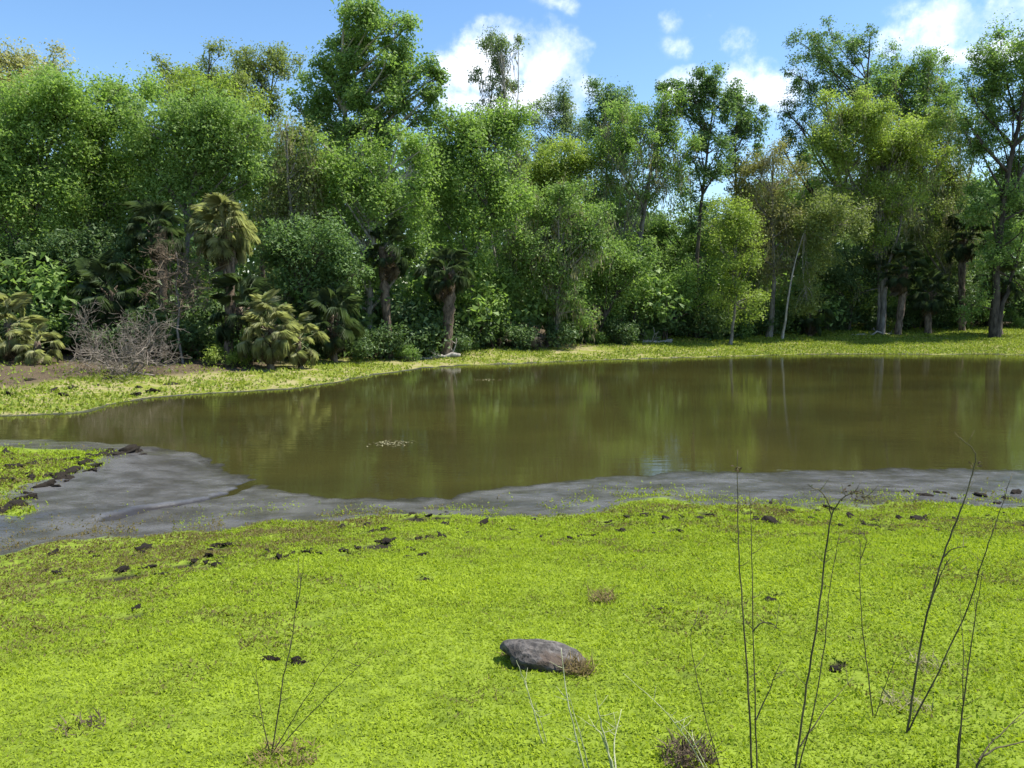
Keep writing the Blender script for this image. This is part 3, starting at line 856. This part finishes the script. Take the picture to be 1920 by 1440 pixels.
def palm(label, D, u, v, kind='green', nf=26, dead=10, size=1.0, tr=.17, seed=0, group='fan palms along the far bank', ground_v=None, name='fan_palm'):
    """crown centre at picture (u, v) at distance D"""
    g = np.random.default_rng(500 + seed)
    c = atY(u, v, D)
    z0 = gz(c[0], D)
    root = obj(name, None, None, label, 'palm', group, None, (c[0], D, z0))
    h = max(.12, c[2] - z0)
    mb = MB()
    k = max(5, int(h / .22))
    zz = np.linspace(-.15, h, k)
    rr = tr * (1 + .1 * g.normal(size=k)) * np.where(np.arange(k) % 2, 1.12, .92)
    rr[0] *= 1.3
    bend = .05 * h * np.sin(zz / h * 1.5)
    mb.tube(np.column_stack([bend * g.choice([-1, 1]), np.zeros(k), zz]), rr, 9, .5)
    if h > 1.5:                                           # old leaf bases under the crown
        for i in range(26):
            a = g.uniform(0, 2 * math.pi); z_ = h - g.uniform(.05, min(1.3, h * .5))
            p0 = np.array([math.cos(a) * tr, math.sin(a) * tr, z_])
            p1 = p0 + np.array([math.cos(a) * .16, math.sin(a) * .16, .2])
            mb.tube(np.array([p0, (p0 + p1) / 2 + [0, 0, -.02], p1]), [.05, .04, .02], 4, .5)
    obj('trunk', mb.mesh('palm_trunk', BOOT, False), root)
    for i in range(nf):
        f = obj('frond', FR[kind][g.integers(3)], root)
        t = (i + .5) / nf
        el = R(82 - 142 * t ** .9 + g.normal(0, 8))
        f.location = (0, 0, h - .25 * t)
        f.rotation_euler = (g.normal(0, .25), -el, i * 2.399 + g.normal(0, .15))
        s = size * g.uniform(.85, 1.12)
        f.scale = (s, s, s)
    for i in range(dead):
        f = obj('dead_frond', FR['dead'][g.integers(2)], root)
        f.location = (0, 0, h - .35 - .25 * g.random())
        f.rotation_euler = (g.normal(0, .3), R(58 + 25 * g.random()), i * 2.399 + g.normal(0, .3))
        s = size * g.uniform(.8, 1.1)
        f.scale = (s, s, s)
    return root


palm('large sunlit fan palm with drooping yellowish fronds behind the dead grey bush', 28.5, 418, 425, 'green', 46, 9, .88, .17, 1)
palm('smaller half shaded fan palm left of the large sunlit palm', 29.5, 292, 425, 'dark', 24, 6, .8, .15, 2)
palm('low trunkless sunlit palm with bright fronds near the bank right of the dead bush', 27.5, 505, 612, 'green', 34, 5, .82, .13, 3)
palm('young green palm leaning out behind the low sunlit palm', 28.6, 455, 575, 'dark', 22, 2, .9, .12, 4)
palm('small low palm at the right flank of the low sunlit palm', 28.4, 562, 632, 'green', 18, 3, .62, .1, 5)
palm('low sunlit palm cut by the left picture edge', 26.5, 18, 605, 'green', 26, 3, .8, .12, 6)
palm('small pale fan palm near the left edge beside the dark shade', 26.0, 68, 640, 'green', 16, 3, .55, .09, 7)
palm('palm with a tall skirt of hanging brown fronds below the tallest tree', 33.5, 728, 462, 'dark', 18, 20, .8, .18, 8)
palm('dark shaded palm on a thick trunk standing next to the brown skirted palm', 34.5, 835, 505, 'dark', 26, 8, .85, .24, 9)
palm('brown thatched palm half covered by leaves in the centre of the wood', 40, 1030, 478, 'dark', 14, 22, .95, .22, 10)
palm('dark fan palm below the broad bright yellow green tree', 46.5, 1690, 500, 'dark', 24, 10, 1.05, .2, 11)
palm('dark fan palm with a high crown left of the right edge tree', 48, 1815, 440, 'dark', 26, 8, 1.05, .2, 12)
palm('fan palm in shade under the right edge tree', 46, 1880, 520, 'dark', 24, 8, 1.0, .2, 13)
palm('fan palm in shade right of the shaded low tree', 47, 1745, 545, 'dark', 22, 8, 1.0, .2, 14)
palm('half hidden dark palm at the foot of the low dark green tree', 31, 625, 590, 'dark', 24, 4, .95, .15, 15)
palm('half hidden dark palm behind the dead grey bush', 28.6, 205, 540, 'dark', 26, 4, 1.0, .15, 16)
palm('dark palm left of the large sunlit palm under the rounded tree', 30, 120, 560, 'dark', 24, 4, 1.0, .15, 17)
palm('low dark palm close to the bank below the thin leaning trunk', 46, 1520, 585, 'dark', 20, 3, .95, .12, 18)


# ------------------------------------------------------------------ shrubs at the foot of the wood
def shrub_mesh(seed, mat, lsize, rad=1.0, h=1.3, per=46):
    g = np.random.default_rng(seed)
    lf, tw = MB(), MB()
    for k_ in range(5):
        c = np.array([g.normal(0, .45), g.normal(0, .35), h * g.uniform(.3, .75)])
        r = np.array([.55, .5, .5]) * g.uniform(.8, 1.2)
        tw.tube(bez(np.array([g.normal(0, .1), g.normal(0, .1), -.2]), c * [.3, .3, .4], c * [.8, .8, .8], c, 6), np.linspace(.03, .01, 6), 5)
        crown_lobe(lf, tw, g, c, r, 1.25, lsize, c * [.5, .5, .4], spread=.22, per=per)
    return tw.mesh('shrub_stems', BARK['brown'], True), lf.mesh('shrub_foliage', LEAF[mat])


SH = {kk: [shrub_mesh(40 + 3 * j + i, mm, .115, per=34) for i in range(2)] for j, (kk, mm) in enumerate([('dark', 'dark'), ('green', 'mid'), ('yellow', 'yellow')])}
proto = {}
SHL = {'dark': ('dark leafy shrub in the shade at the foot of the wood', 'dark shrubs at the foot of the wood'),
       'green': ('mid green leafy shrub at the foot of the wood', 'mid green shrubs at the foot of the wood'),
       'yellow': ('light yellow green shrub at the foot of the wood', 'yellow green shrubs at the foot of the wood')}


def shrub(kind, u, D, sc_, i):
    lab, grp = SHL[kind]
    p = atY(u, 640, D); z = gz(p[0], D)
    key = (kind, i % 2)
    if key not in proto:
        st, fo = SH[kind][i % 2]
        r = obj('shrub', None, None, lab, 'shrub', grp, None)
        obj('stem', st, r); obj('foliage', fo, r)
        proto[key] = r
        r.location = (p[0], D, z); r.rotation_euler = (0, 0, i * 1.7); r.scale = (sc_,) * 3
        return r
    return copy_tree(proto[key], (p[0], D, z), i * 1.7, sc_, lab, grp)


tl_u = [-60, 100, 300, 450, 620, 720, 850, 1000, 1200, 1400, 1500, 1600, 1980]
tl_d = [26.7, 27.2, 28, 28.3, 30.6, 32.6, 34.5, 37.5, 41.5, 44.5, 46, 47.5, 49]
marks = [(18, 'the palm cut by the left edge'), (120, 'the small left fan palm'), (228, 'the dead grey bush'), (335, 'the thin dead sapling'), (418, 'the large sunlit palm'),
         (505, 'the low sunlit palm'), (575, 'the dry twigged grey tree'), (640, 'the half hidden palm'), (728, 'the brown skirted palm'), (800, 'the pale bare log'), (845, 'the thick trunked dark palm'),
         (925, 'the tall slender pale tree'), (985, 'the upturned root stump'), (1035, 'the brown thatched palm'), (1120, 'the round low centre tree'), (1190, 'the vase shaped tree'), (1245, 'the short pale log'),
         (1308, 'the slim pointed tree'), (1370, 'the light yellow green young tree'), (1440, 'the feathery reddish tree'), (1480, 'the thin leaning trunk'), (1540, 'the open crowned tall tree'), (1600, 'the shaded low tree'),
         (1650, 'the broad bright right hand tree'), (1700, 'the dark palm under the bright tree'), (1760, 'the mossy thin tree'), (1815, 'the high crowned dark palm'), (1880, 'the right edge tree'), (1950, 'the right picture edge')]
SHN = {'dark': 'dark leafy shrub', 'green': 'mid green shrub', 'yellow': 'light yellow green shrub'}
g = np.random.default_rng(90)
plan = []
for i in range(46):
    u = -40 + i * 44 + g.uniform(-14, 14)
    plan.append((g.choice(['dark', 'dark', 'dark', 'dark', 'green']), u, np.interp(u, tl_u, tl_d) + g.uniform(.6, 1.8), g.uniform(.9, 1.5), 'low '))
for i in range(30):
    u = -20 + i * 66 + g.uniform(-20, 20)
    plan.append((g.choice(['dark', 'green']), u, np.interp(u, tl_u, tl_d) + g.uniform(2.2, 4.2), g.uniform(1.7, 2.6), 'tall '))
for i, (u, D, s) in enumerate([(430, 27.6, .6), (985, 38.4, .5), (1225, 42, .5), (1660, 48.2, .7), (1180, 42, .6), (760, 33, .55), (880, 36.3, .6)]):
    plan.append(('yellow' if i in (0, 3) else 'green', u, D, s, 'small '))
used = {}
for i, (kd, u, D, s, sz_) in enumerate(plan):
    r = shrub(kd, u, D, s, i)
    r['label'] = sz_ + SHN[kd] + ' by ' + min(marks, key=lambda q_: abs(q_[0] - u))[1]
    used.setdefault(r['label'], []).append((u, r))
for lab, ls in used.items():
    if len(ls) > 1:
        ls.sort(key=lambda q_: q_[0])
        for k_, (u, r) in enumerate(ls):
            r['label'] = lab + (', leftmost' if k_ == 0 else ', rightmost' if k_ == len(ls) - 1 else ', middle one')
# ------------------------------------------------------------------ dead wood and weeds
def ground_hit(u, v):
    d = ray(u, v); t = 1.0
    ts = np.geomspace(1.8, 60, 700)
    P = CAM[None] + d[None] * ts[:, None]
    z = ground_raw(P[:, 0], P[:, 1])[0]
    i = np.argmax(P[:, 2] < np.maximum(z, 0))
    return P[i]


def twigs(mb, g, p, d, L, r, lvl, up=.15, kink=.3, kids=(2, 4), tips=None):
    n = 5
    P = [p]
    dd = d.copy()
    for i in range(n - 1):
        dd = unit(dd + g.normal(0, kink, 3) * .5 + np.array([0, 0, up * .25]))
        P.append(P[-1] + dd * L / (n - 1))
    P = np.array(P)
    mb.tube(P, np.maximum(np.linspace(r, r * .6, n), .005), 4 if lvl > 2 else 3, .5, False)
    if lvl <= 0:
        if tips is not None: tips.append(P[-1])
        return
    for k in range(g.integers(*kids) + 1):
        i = g.integers(1, n)
        nd = unit(dd + g.normal(0, .75, 3) + np.array([0, 0, up]))
        twigs(mb, g, P[i], nd, L * g.uniform(.55, .8), r * .58, lvl - 1, up, kink, kids, tips)


DEADW = mat_bark('dead_twigs', (.12, .10, .08), (.27, .235, .19), 8)
g = np.random.default_rng(7)
p0 = ground_hit(228, 700)
root = obj('dead_bush', None, None, 'leafless grey brown dead bush with tangled twigs on the left far bank', 'bush', None, None, tuple(p0))
for st in range(11):
    mb = MB()
    a = st * 2.399
    d = unit(np.array([math.cos(a) * g.uniform(.35, 1.25), math.sin(a) * .6, g.uniform(.5, 1.2)]))
    if st > 8: d = unit(np.array([g.uniform(.9, 1.4), math.sin(a) * .4, g.uniform(.12, .45)]))
    twigs(mb, g, np.array([math.cos(a) * .12, math.sin(a) * .1, -.1]), d, g.uniform(.95, 1.4) * (1.2 if st > 8 else 1), g.uniform(.024, .036), 4, .10, .35, (2, 4))
    obj('branch', mb.mesh('dead_branch', DEADW, True), root)
# snag by the palm
p0 = ground_hit(338, 682)
root = obj('dead_sapling', None, None, 'thin pale dead sapling with a brown twiggy top in front of the large palm', 'tree', None, None, tuple(p0))
mb = MB(); hh = 27.5 / FPX * 210
tr_ = np.array([[.12, 0, -.1], [.03, 0, hh * .12], [-.05, 0, hh * .3], [.06, .02, hh * .5], [-.02, .0, hh * .7], [.10, 0, hh * .88], [.04, 0, hh]])
mb.tube(tr_, [.05, .042, .04, .036, .032, .026, .02], 7)
obj('trunk', mb.mesh('snag_trunk', BARK['grey'], True), root)
mb = MB()
for k in range(24):
    z_ = hh * g.uniform(.4, 1.0); a = g.uniform(0, 6.28)
    twigs(mb, g, np.array([0, 0, z_]), unit(np.array([math.cos(a), math.sin(a) * .6, g.uniform(-.1, .7)])), g.uniform(.5, .95), .018, 3, .05, .45, (2, 4))
obj('branch', mb.mesh('snag_branches', mat_bark('brown_twigs', (.11, .08, .055), (.26, .2, .14), 8), True), root)


def fallen_log(label, u0, u1, v, D, r, bark, name='fallen_log'):
    a = atY(u0, v, D); c = atY(u1, v, D)
    z = gz((a[0] + c[0]) / 2, D) + r * .7
    g = np.random.default_rng(int(u0))
    L = c[0] - a[0]
    root = obj(name, None, None, label, 'log', None, None, ((a[0] + c[0]) / 2, D, z))
    s = np.linspace(-.5, .5, 9)
    P = np.column_stack([s * L, .25 * np.sin(s * 5), .06 * g.normal(size=9)])
    mb = MB(); mb.tube(P, r * (1 + .15 * g.normal(size=9)), 9)
    obj('trunk', mb.mesh('log_trunk', bark, True), root)
    for k in range(3):
        i = g.integers(2, 8); mb = MB()
        twigs(mb, g, P[i], unit(np.array([g.normal(), g.normal(), .9])), r * 5, r * .35, 1, .1)
        obj('branch_stub', mb.mesh('log_stub', bark, True), root)


fallen_log('pale bare log lying at the foot of the dark thick trunked palm', 745, 862, 640, 34.0, .10, BARK['pale'])
fallen_log('short pale log lying in the shade above the bright bank strip', 1205, 1262, 618, 42.0, .10, BARK['pale'])
fallen_log('pale stick lying under the shaded low tree at the top of the right bank', 1590, 1700, 612, 46.6, .05, BARK['pale'])

# uprooted stump
g = np.random.default_rng(17)
p0 = ground_hit(985, 655)
root = obj('root_stump', None, None, 'dark upturned root stump on the far shore below the thatched palm', 'stump', None, None, tuple(p0))
mb = MB()
s = np.linspace(0, 1, 6)
mb.tube(np.column_stack([-.6 + 1.2 * s, .1 * s, .25 + .25 * s]), [.1, .26, .32, .34, .42, .3], 10)
obj('trunk', mb.mesh('stump_body', BARK['dark'], True), root)
for k in range(16):
    mb = MB(); a = g.uniform(0, 6.28)
    twigs(mb, g, np.array([.5, .1, .5]), unit(np.array([.5 * g.random() - .1, math.cos(a), math.sin(a)])), .42, .05, 2, -.05, .5, (1, 3))
    obj('root', mb.mesh('stump_root', BARK['dark'], True), root)


# ------------------------------------------------------------------ mud clods
def lump_mesh(name, seed, mat, sx, sy, sz, rough=.22, sub=3):
    import bmesh
    bm = bmesh.new(); bmesh.ops.create_icosphere(bm, subdivisions=sub, radius=1)
    g = np.random.default_rng(seed)
    V = np.array([v.co[:] for v in bm.verts])
    D = np.zeros(len(V))
    for f, a in ((1.3, 1.0), (2.6, .55), (5.2, .35), (10.0, .18)):
        o_ = g.uniform(0, 50, 3)
        D += a * (vnoise(V[:, 0] + o_[0], V[:, 1] + V[:, 2] * .7 + o_[1], f, seed) + vnoise(V[:, 2] + o_[2], V[:, 0] * .6 - V[:, 1], f, seed + 9))
    V2 = V * (1 + rough * D)[:, None] * np.array([sx, sy, sz])
    F = np.array([[v.index for v in f.verts] for f in bm.faces])
    bm.free()
    return mesh_arrays(name, V2, F.ravel(), np.full(len(F), 3), None, True, mat)


m, q = mat_new('wet_dark_mud')
co = q.n('ShaderNodeTexCoord').outputs['Object']
f = q.noise(co, 22, 6, .7)
p = q.n('ShaderNodeBsdfPrincipled'); q.l(q.mix(q.ss(f, .35, .7), (.015, .012, .009), (.045, .037, .027)), p.inputs['Base Color'])
p.inputs['Roughness'].default_value = .9; p.inputs['Specular IOR Level'].default_value = .15
bp = q.n('ShaderNodeBump'); bp.inputs['Strength'].default_value = 1.0; bp.inputs['Distance'].default_value = .02
q.l(f, bp.inputs['Height']); q.l(bp.outputs[0], p.inputs['Normal'])
o = q.n('ShaderNodeOutputMaterial'); q.l(p.outputs[0], o.inputs[0])
MUDM = m
CL = [lump_mesh('clod_%d' % i, 60 + i, MUDM, 1, .8, .55, 1.1, 3) for i in range(7)]
g = np.random.default_rng(23)
CLG = {'near': ('dark wet mud clod churned up along the near shore', 'mud clods along the near shore'),
       'spit': ('dark mud clod on the rim of the small green spit', 'mud clods on the small spit'),
       'lawn': ('lone dark clod lying in the bright ground cover', 'lone clods in the bright ground cover'),
       'far': ('dark dried mud clump on the left far bank', 'mud clumps on the left far bank')}


def near_where(u):
    for lim, ph in ((330, 'at the left end of the near shore'), (640, 'on the near shore beyond the forked weed'), (900, 'on the near shore left of the rock'),
                    (1150, 'on the near shore straight beyond the rock'), (1350, 'on the near shore right of the rock'), (1480, 'on the near shore behind the straight weed'),
                    (1680, 'on the near shore behind the arching weed'), (3000, 'on the near shore behind the tallest weed')):
        if u < lim: return ph


def clod(u, v, r, kind, flat=1.0):
    P = ground_hit(u, v)
    o_ = obj('mud_clod', CL[g.integers(7)], None, CLG[kind][0], 'mud clod', CLG[kind][1], None, (P[0], P[1], P[2] + r * .05))
    if kind == 'near':
        o_['label'] = ('small' if r < .06 else 'large' if r > .09 else 'middling') + ' dark wet mud clod ' + near_where(u)
    if kind == 'spit':
        o_['label'] = ('small' if r < .05 else 'large' if r > .09 else 'middling') + ' dark mud clod ' + ('at the tip of the small green spit' if u > 185 else 'on the middle rim of the small green spit' if u > 80 else 'on the small green spit near the left edge')
    o_.rotation_euler = (g.normal(0, .2), g.normal(0, .2), g.uniform(0, 6.28))
    o_.scale = (r * g.uniform(.9, 1.5), r * g.uniform(.7, 1.1), r * g.uniform(.6, 1.0) * flat)


for (u, v, r_) in pit_px:
    kd = 'near' if v < 1080 else 'lawn'
    if kd == 'lawn':
        clod(u, v, .035, kd)
        continue
    for k in range(4 if r_ > .125 else 3):
        clod(u + g.normal(0, 20), v + g.normal(0, 4.5), min(r_, .14) * g.uniform(.18, .45), kd)
for (u, v) in [(1700, 922), (1730, 930), (1762, 925), (1790, 935), (1840, 930), (1885, 935), (1905, 925), (1870, 945), (1610, 940), (1560, 955), (1480, 962), (1445, 982), (1375, 958), (1180, 955), (640, 990), (900, 985), (100, 1040), (300, 1078), (270, 1030), (830, 985)]:
    clod(u, v, g.uniform(.035, .075), 'near')
for k in range(62):
    u = g.uniform(150, 1915); v = np.interp(u, [0, 300, 700, 1100, 1920], [1055, 1035, 995, 978, 962]) + g.normal(0, 13)
    clod(u, v, g.uniform(.016, .042), 'near')
for (u, v) in [(8, 957), (30, 950), (45, 925), (22, 900), (60, 900), (85, 912), (95, 893), (118, 897), (128, 884), (148, 880), (158, 868), (172, 876), (168, 858), (195, 850), (205, 845), (240, 848), (258, 846), (225, 852), (130, 862), (60, 870), (20, 875), (12, 850), (50, 935)]:
    clod(u, v, g.uniform(.06, .13), 'spit')
    for k in range(2):
        clod(max(4, u + g.normal(0, 13)), v + g.normal(0, 5), g.uniform(.03, .08), 'spit')
for (u, v) in [(95, 735), (120, 742), (140, 730), (20, 742), (265, 728), (290, 735), (250, 742), (180, 725), (60, 712), (320, 722), (200, 712)]:
    clod(u, v, g.uniform(.1, .22), 'far')

# ------------------------------------------------------------------ rock
m, q = mat_new('weathered_rock')
co = q.n('ShaderNodeTexCoord').outputs['Object']
f1 = q.noise(co, 9, 7, .7); f2 = q.noise(co, 38, 5, .7)
vr = q.n('ShaderNodeTexVoronoi'); q.l(co, vr.inputs['Vector']); vr.inputs['Scale'].default_value = 30
cl = q.mix(q.ss(f1, .35, .62), (.03, .026, .022), (.15, .135, .12))
cl = q.mix(q.ss(vr.outputs[0], .4, .12), cl, (.03, .026, .022))
cl = q.mix(q.ss(q.noise(co, 5, 4, .6), .5, .62), cl, (.07, .05, .035))
p = q.n('ShaderNodeBsdfPrincipled'); q.l(cl, p.inputs['Base Color']); p.inputs['Roughness'].default_value = .9
bp = q.n('ShaderNodeBump'); bp.inputs['Strength'].default_value = .9; bp.inputs['Distance'].default_value = .02
q.l(q.m('ADD', f2, vr.outputs[0]), bp.inputs['Height']); q.l(bp.outputs[0], p.inputs['Normal'])
o = q.n('ShaderNodeOutputMaterial'); q.l(p.outputs[0], o.inputs[0])
P = ground_hit(1012, 1252)
rk = obj('rock', lump_mesh('rock', 93, m, .20, .15, .075, .26, 4), None, 'grey pitted rock lying in the bright ground cover near the pale stems', 'rock', None, None, (P[0] + .03, P[1] + .09, P[2] + .012))
rk.rotation_euler = (R(-4), R(9), R(-16))


def tuft(u, v, n, hgt, sprd, mat, label, lean=.6, wid=.006):
    P = ground_hit(u, v); g = np.random.default_rng(int(u * 3 + v))
    mb = MB()
    a = g.uniform(0, 6.28, n); rr = sprd * np.sqrt(g.random(n))
    x = rr * np.cos(a); y = rr * np.sin(a)
    L = hgt * g.uniform(.5, 1.2, n)
    V, F_, S_, A_ = cover_mesh(x, y, np.zeros(n), L, np.full(n, wid), np.clip(g.normal(lean, .25, n), .05, .98), np.clip(g.normal(.5, .3, n), 0, 1), g)
    mb.add(V, F_, S_, A_)
    o_ = obj('dry_grass_tuft', mb.mesh('dry_tuft', mat), None, label, 'grass tuft', 'dry tufts in the near bank', None, tuple(P))
    return o_


DRY = mat_leaf('dry_blades', (.10, .075, .035), (.27, .21, .09), .3, .7, .1, (1, 1, .8))
DRYD = mat_leaf('dry_dark_blades', (.035, .025, .018), (.16, .12, .08), .2, .7, .1, (1, 1, .8))
DRYS = mat_leaf('dry_straw_blades', (.17, .16, .07), (.33, .30, .16), .3, .6, .15, (1, 1, .8))
DRYP = mat_leaf('dry_pale_blades', (.30, .27, .15), (.55, .5, .34), .3, .6, .2, (1, 1, .8))
tuft(1085, 1262, 260, .085, .085, DRY, 'brown dry tuft at the right end of the grey rock', .8)
tuft(1130, 1130, 160, .10, .10, DRY, 'reddish dry tuft beyond the grey rock', .8)
tuft(1290, 1425, 320, .07, .10, DRYD, 'dark brown dry tuft at the bottom edge between the weeds', .8)
tuft(535, 1425, 260, .045, .13, DRY, 'reddish brown dry patch at the foot of the left weed', .9)
tuft(150, 1368, 140, .05, .10, DRYD, 'small brown dry patch in the lower left ground cover', .9)
tuft(1745, 1255, 110, .06, .12, DRYS, 'pale straw tuft between the tall weeds on the right', .9)
tuft(1700, 1330, 130, .06, .10, DRYS, 'pale straw patch at the foot of the tall branching weed', .9)
tuft(955, 1232, 90, .05, .05, DRY, 'small brown tuft at the left end of the grey rock', .8)

# ------------------------------------------------------------------ weeds
WEED = mat_bark('weed_stem_dark', (.05, .045, .025), (.14, .12, .065), 30)
WPALE = mat_bark('weed_stem_pale', (.30, .33, .16), (.5, .5, .32), 30)


def weed(label, stems, mat, r0=.0042, heads=(), seed=0, group='tall bare weeds in the near bank', name='weed'):
    g = np.random.default_rng(300 + seed)
    B = ground_hit(*stems[0][0]) if stems[0][0][1] < 1440 else None
    u0, v0 = stems[0][0]
    B = ground_hit(u0, v0)
    root = obj(name, None, None, label, 'weed', group, None, tuple(B))
    for si, st in enumerate(stems):
        off = g.uniform(-.10, .16)
        pts = []
        for i, (u, v) in enumerate(st):
            t = i / (len(st) - 1)
            pts.append(atY(u, v, B[1] + off * t) - B)
        pts = np.array(pts)
        if si == 0: pts[0] = (0, 0, -.03)
        # smooth through the points
        tt = np.linspace(0, len(pts) - 1, 5 * (len(pts) - 1) + 1)
        Q = np.column_stack([np.interp(tt, np.arange(len(pts)), pts[:, k]) for k in range(3)])
        for _ in range(3):
            Q[1:-1] = .25 * Q[:-2] + .5 * Q[1:-1] + .25 * Q[2:]
        Q[1:-1] += g.normal(0, .0012, (len(Q) - 2, 3))
        f0 = r0 * (1.0 if si == 0 else .72)
        f0 *= .76
        mb = MB(); mb.tube(Q, np.linspace(f0, f0 * .32, len(Q)), 6)
        # tiny side spurs
        for k in range(len(st)):
            i = g.integers(2, len(Q) - 1)
            d = unit(np.array([g.normal(), g.normal() * .5, g.uniform(.2, 1)]))
            mb.tube(np.array([Q[i], Q[i] + d * .02, Q[i] + d * g.uniform(.03, .07) + [0, 0, .01]]), [.0016, .0012, .0006], 3)
        obj('stem', mb.mesh('weed_stem', mat, True), root)
    for (u, v, n, sp) in heads:
        c = atY(u, v, B[1]) - B
        mb = MB()
        LP = c + g.normal(size=(n, 3)) * np.array([sp, sp * .6, sp * .6])
        mb.add(*leaf_arrays(LP, g.normal(size=(n, 3)), .016, .007, g, .05), np.full(n, .4))
        obj('seed_head', mb.mesh('weed_seeds', DRYD), root)
    return root


weed('forked leafless weed standing in the lower left ground cover',
     [[(508, 1415), (522, 1330), (535, 1250), (548, 1200), (556, 1130), (560, 1045)], [(511, 1412), (560, 1330), (610, 1250), (662, 1185)],
      [(515, 1414), (580, 1340), (640, 1280), (697, 1225)], [(556, 1140), (566, 1080), (570, 1040)], [(505, 1408), (488, 1330), (480, 1255)]], WEED, .0042, seed=1)
weed('tall straight dark weed stem left of the arching weed',
     [[(1412, 1470), (1405, 1330), (1395, 1180), (1386, 1060), (1384, 960), (1383, 845)], [(1420, 1468), (1415, 1300), (1411, 1150), (1409, 1010), (1406, 920)],
      [(1411, 1185), (1425, 1168), (1445, 1166), (1462, 1182)], [(1418, 1350), (1440, 1300), (1465, 1240)]], WEED, .0052, [(1383, 880, 14, .01)], seed=2)
weed('dark weed with an arching seed spray at its top',
     [[(1486, 1470), (1510, 1310), (1530, 1180), (1546, 1050), (1556, 970), (1575, 935), (1600, 921), (1625, 930), (1640, 946)],
      [(1490, 1468), (1525, 1340), (1548, 1200), (1556, 1100), (1575, 1000)], [(1560, 968), (1550, 935), (1535, 915), (1520, 920)], [(1500, 1400), (1545, 1330), (1600, 1270)]], WEED, .005,
     [(1598, 926, 40, .022)], seed=3)
weed('slender weed rising between the arching weed and the branching weed',
     [[(1640, 1348), (1628, 1270), (1617, 1180), (1612, 1090), (1614, 1015), (1603, 1004)], [(1640, 1346), (1658, 1290), (1680, 1230), (1715, 1215)], [(1613, 1050), (1626, 1015), (1622, 1004)]], WEED, .0036, seed=4)
weed('tallest dark weed branching near its foot on the right',
     [[(1700, 1375), (1716, 1270), (1738, 1150), (1768, 1040), (1800, 960), (1825, 885), (1832, 850), (1800, 820)], [(1704, 1370), (1760, 1260), (1815, 1140), (1850, 1030), (1874, 960), (1897, 892)],
      [(1768, 1045), (1785, 1028), (1812, 1024)], [(1698, 1376), (1670, 1412), (1645, 1450)], [(1742, 1140), (1762, 1080), (1782, 1045)]], WEED, .0062, [(1830, 870, 12, .012)], seed=5)
weed('two stemmed weed near the lower right corner',
     [[(1790, 1462), (1800, 1360), (1815, 1250), (1830, 1150), (1843, 1070)], [(1794, 1462), (1806, 1320), (1806, 1200), (1800, 1130)]], WEED, .0042, seed=6)
weed('crooked dark twig poking in at the lower right corner',
     [[(1824, 1462), (1834, 1424), (1870, 1402), (1930, 1388), (1960, 1380)], [(1836, 1424), (1872, 1378), (1930, 1325)]], WEED, .006, seed=7)
weed('pair of long pale straw stems below the grey rock',
     [[(1106, 1470), (1082, 1390), (1063, 1310), (1052, 1215)], [(1112, 1468), (1086, 1370), (1066, 1300)]], WPALE, .0055, seed=8, group='pale straw stems in the near bank')
weed('short pale stems left of the long pale pair',
     [[(1022, 1395), (1000, 1330), (980, 1270), (968, 1238)], [(1026, 1394), (1012, 1350), (1004, 1318)]], WPALE, .004, seed=9, group='pale straw stems in the near bank')
weed('split bleached stem right of the long pale pair',
     [[(1152, 1470), (1142, 1410), (1125, 1350), (1118, 1310)], [(1156, 1468), (1150, 1390), (1165, 1330)], [(1149, 1440), (1130, 1380), (1112, 1360)]], WPALE, .007, seed=10, group='pale straw stems in the near bank')
weed('thin straw stem bending left across the ground cover below the dark weeds',
     [[(1340, 1465), (1300, 1400), (1240, 1325), (1168, 1262)], [(1338, 1462), (1290, 1370), (1250, 1335)]], WPALE, .003, seed=11, group='pale straw stems in the near bank')
weed('thin dark stem leaning left at the foot of the tall straight weed',
     [[(1362, 1468), (1335, 1390), (1312, 1300), (1290, 1185), (1320, 1150)]], WEED, .0032, seed=12)

# ------------------------------------------------------------------ floating scraps
SCUM = mat_leaf('scum_leaf', (.12, .11, .05), (.28, .26, .15), .2, .6, .2, (1, 1, .8))


def scum(u, v, wu, n, label):
    c = atZ(u, v, .006); g = np.random.default_rng(int(u))
    k = c[1] / FPX
    P = np.column_stack([g.normal(0, wu * k * .5, n), g.normal(0, .13, n), g.uniform(.002, .012, n)])
    mb = MB()
    mb.add(*leaf_arrays(P, np.array([0, 0, 1.0]) + .12 * g.normal(size=(n, 3)), g.uniform(.05, .13, n), .03, g, .02), g.random(n))
    obj('floating_scraps', mb.mesh('floating_scraps', SCUM), None, label, 'floating debris', None, None, tuple(c[:2]) + (.004,), )


scum(735, 832, 40, 90, 'thin raft of pale leaf scraps floating on the left middle of the pond')
scum(915, 712, 36, 50, 'faint raft of scraps floating near the far shore')
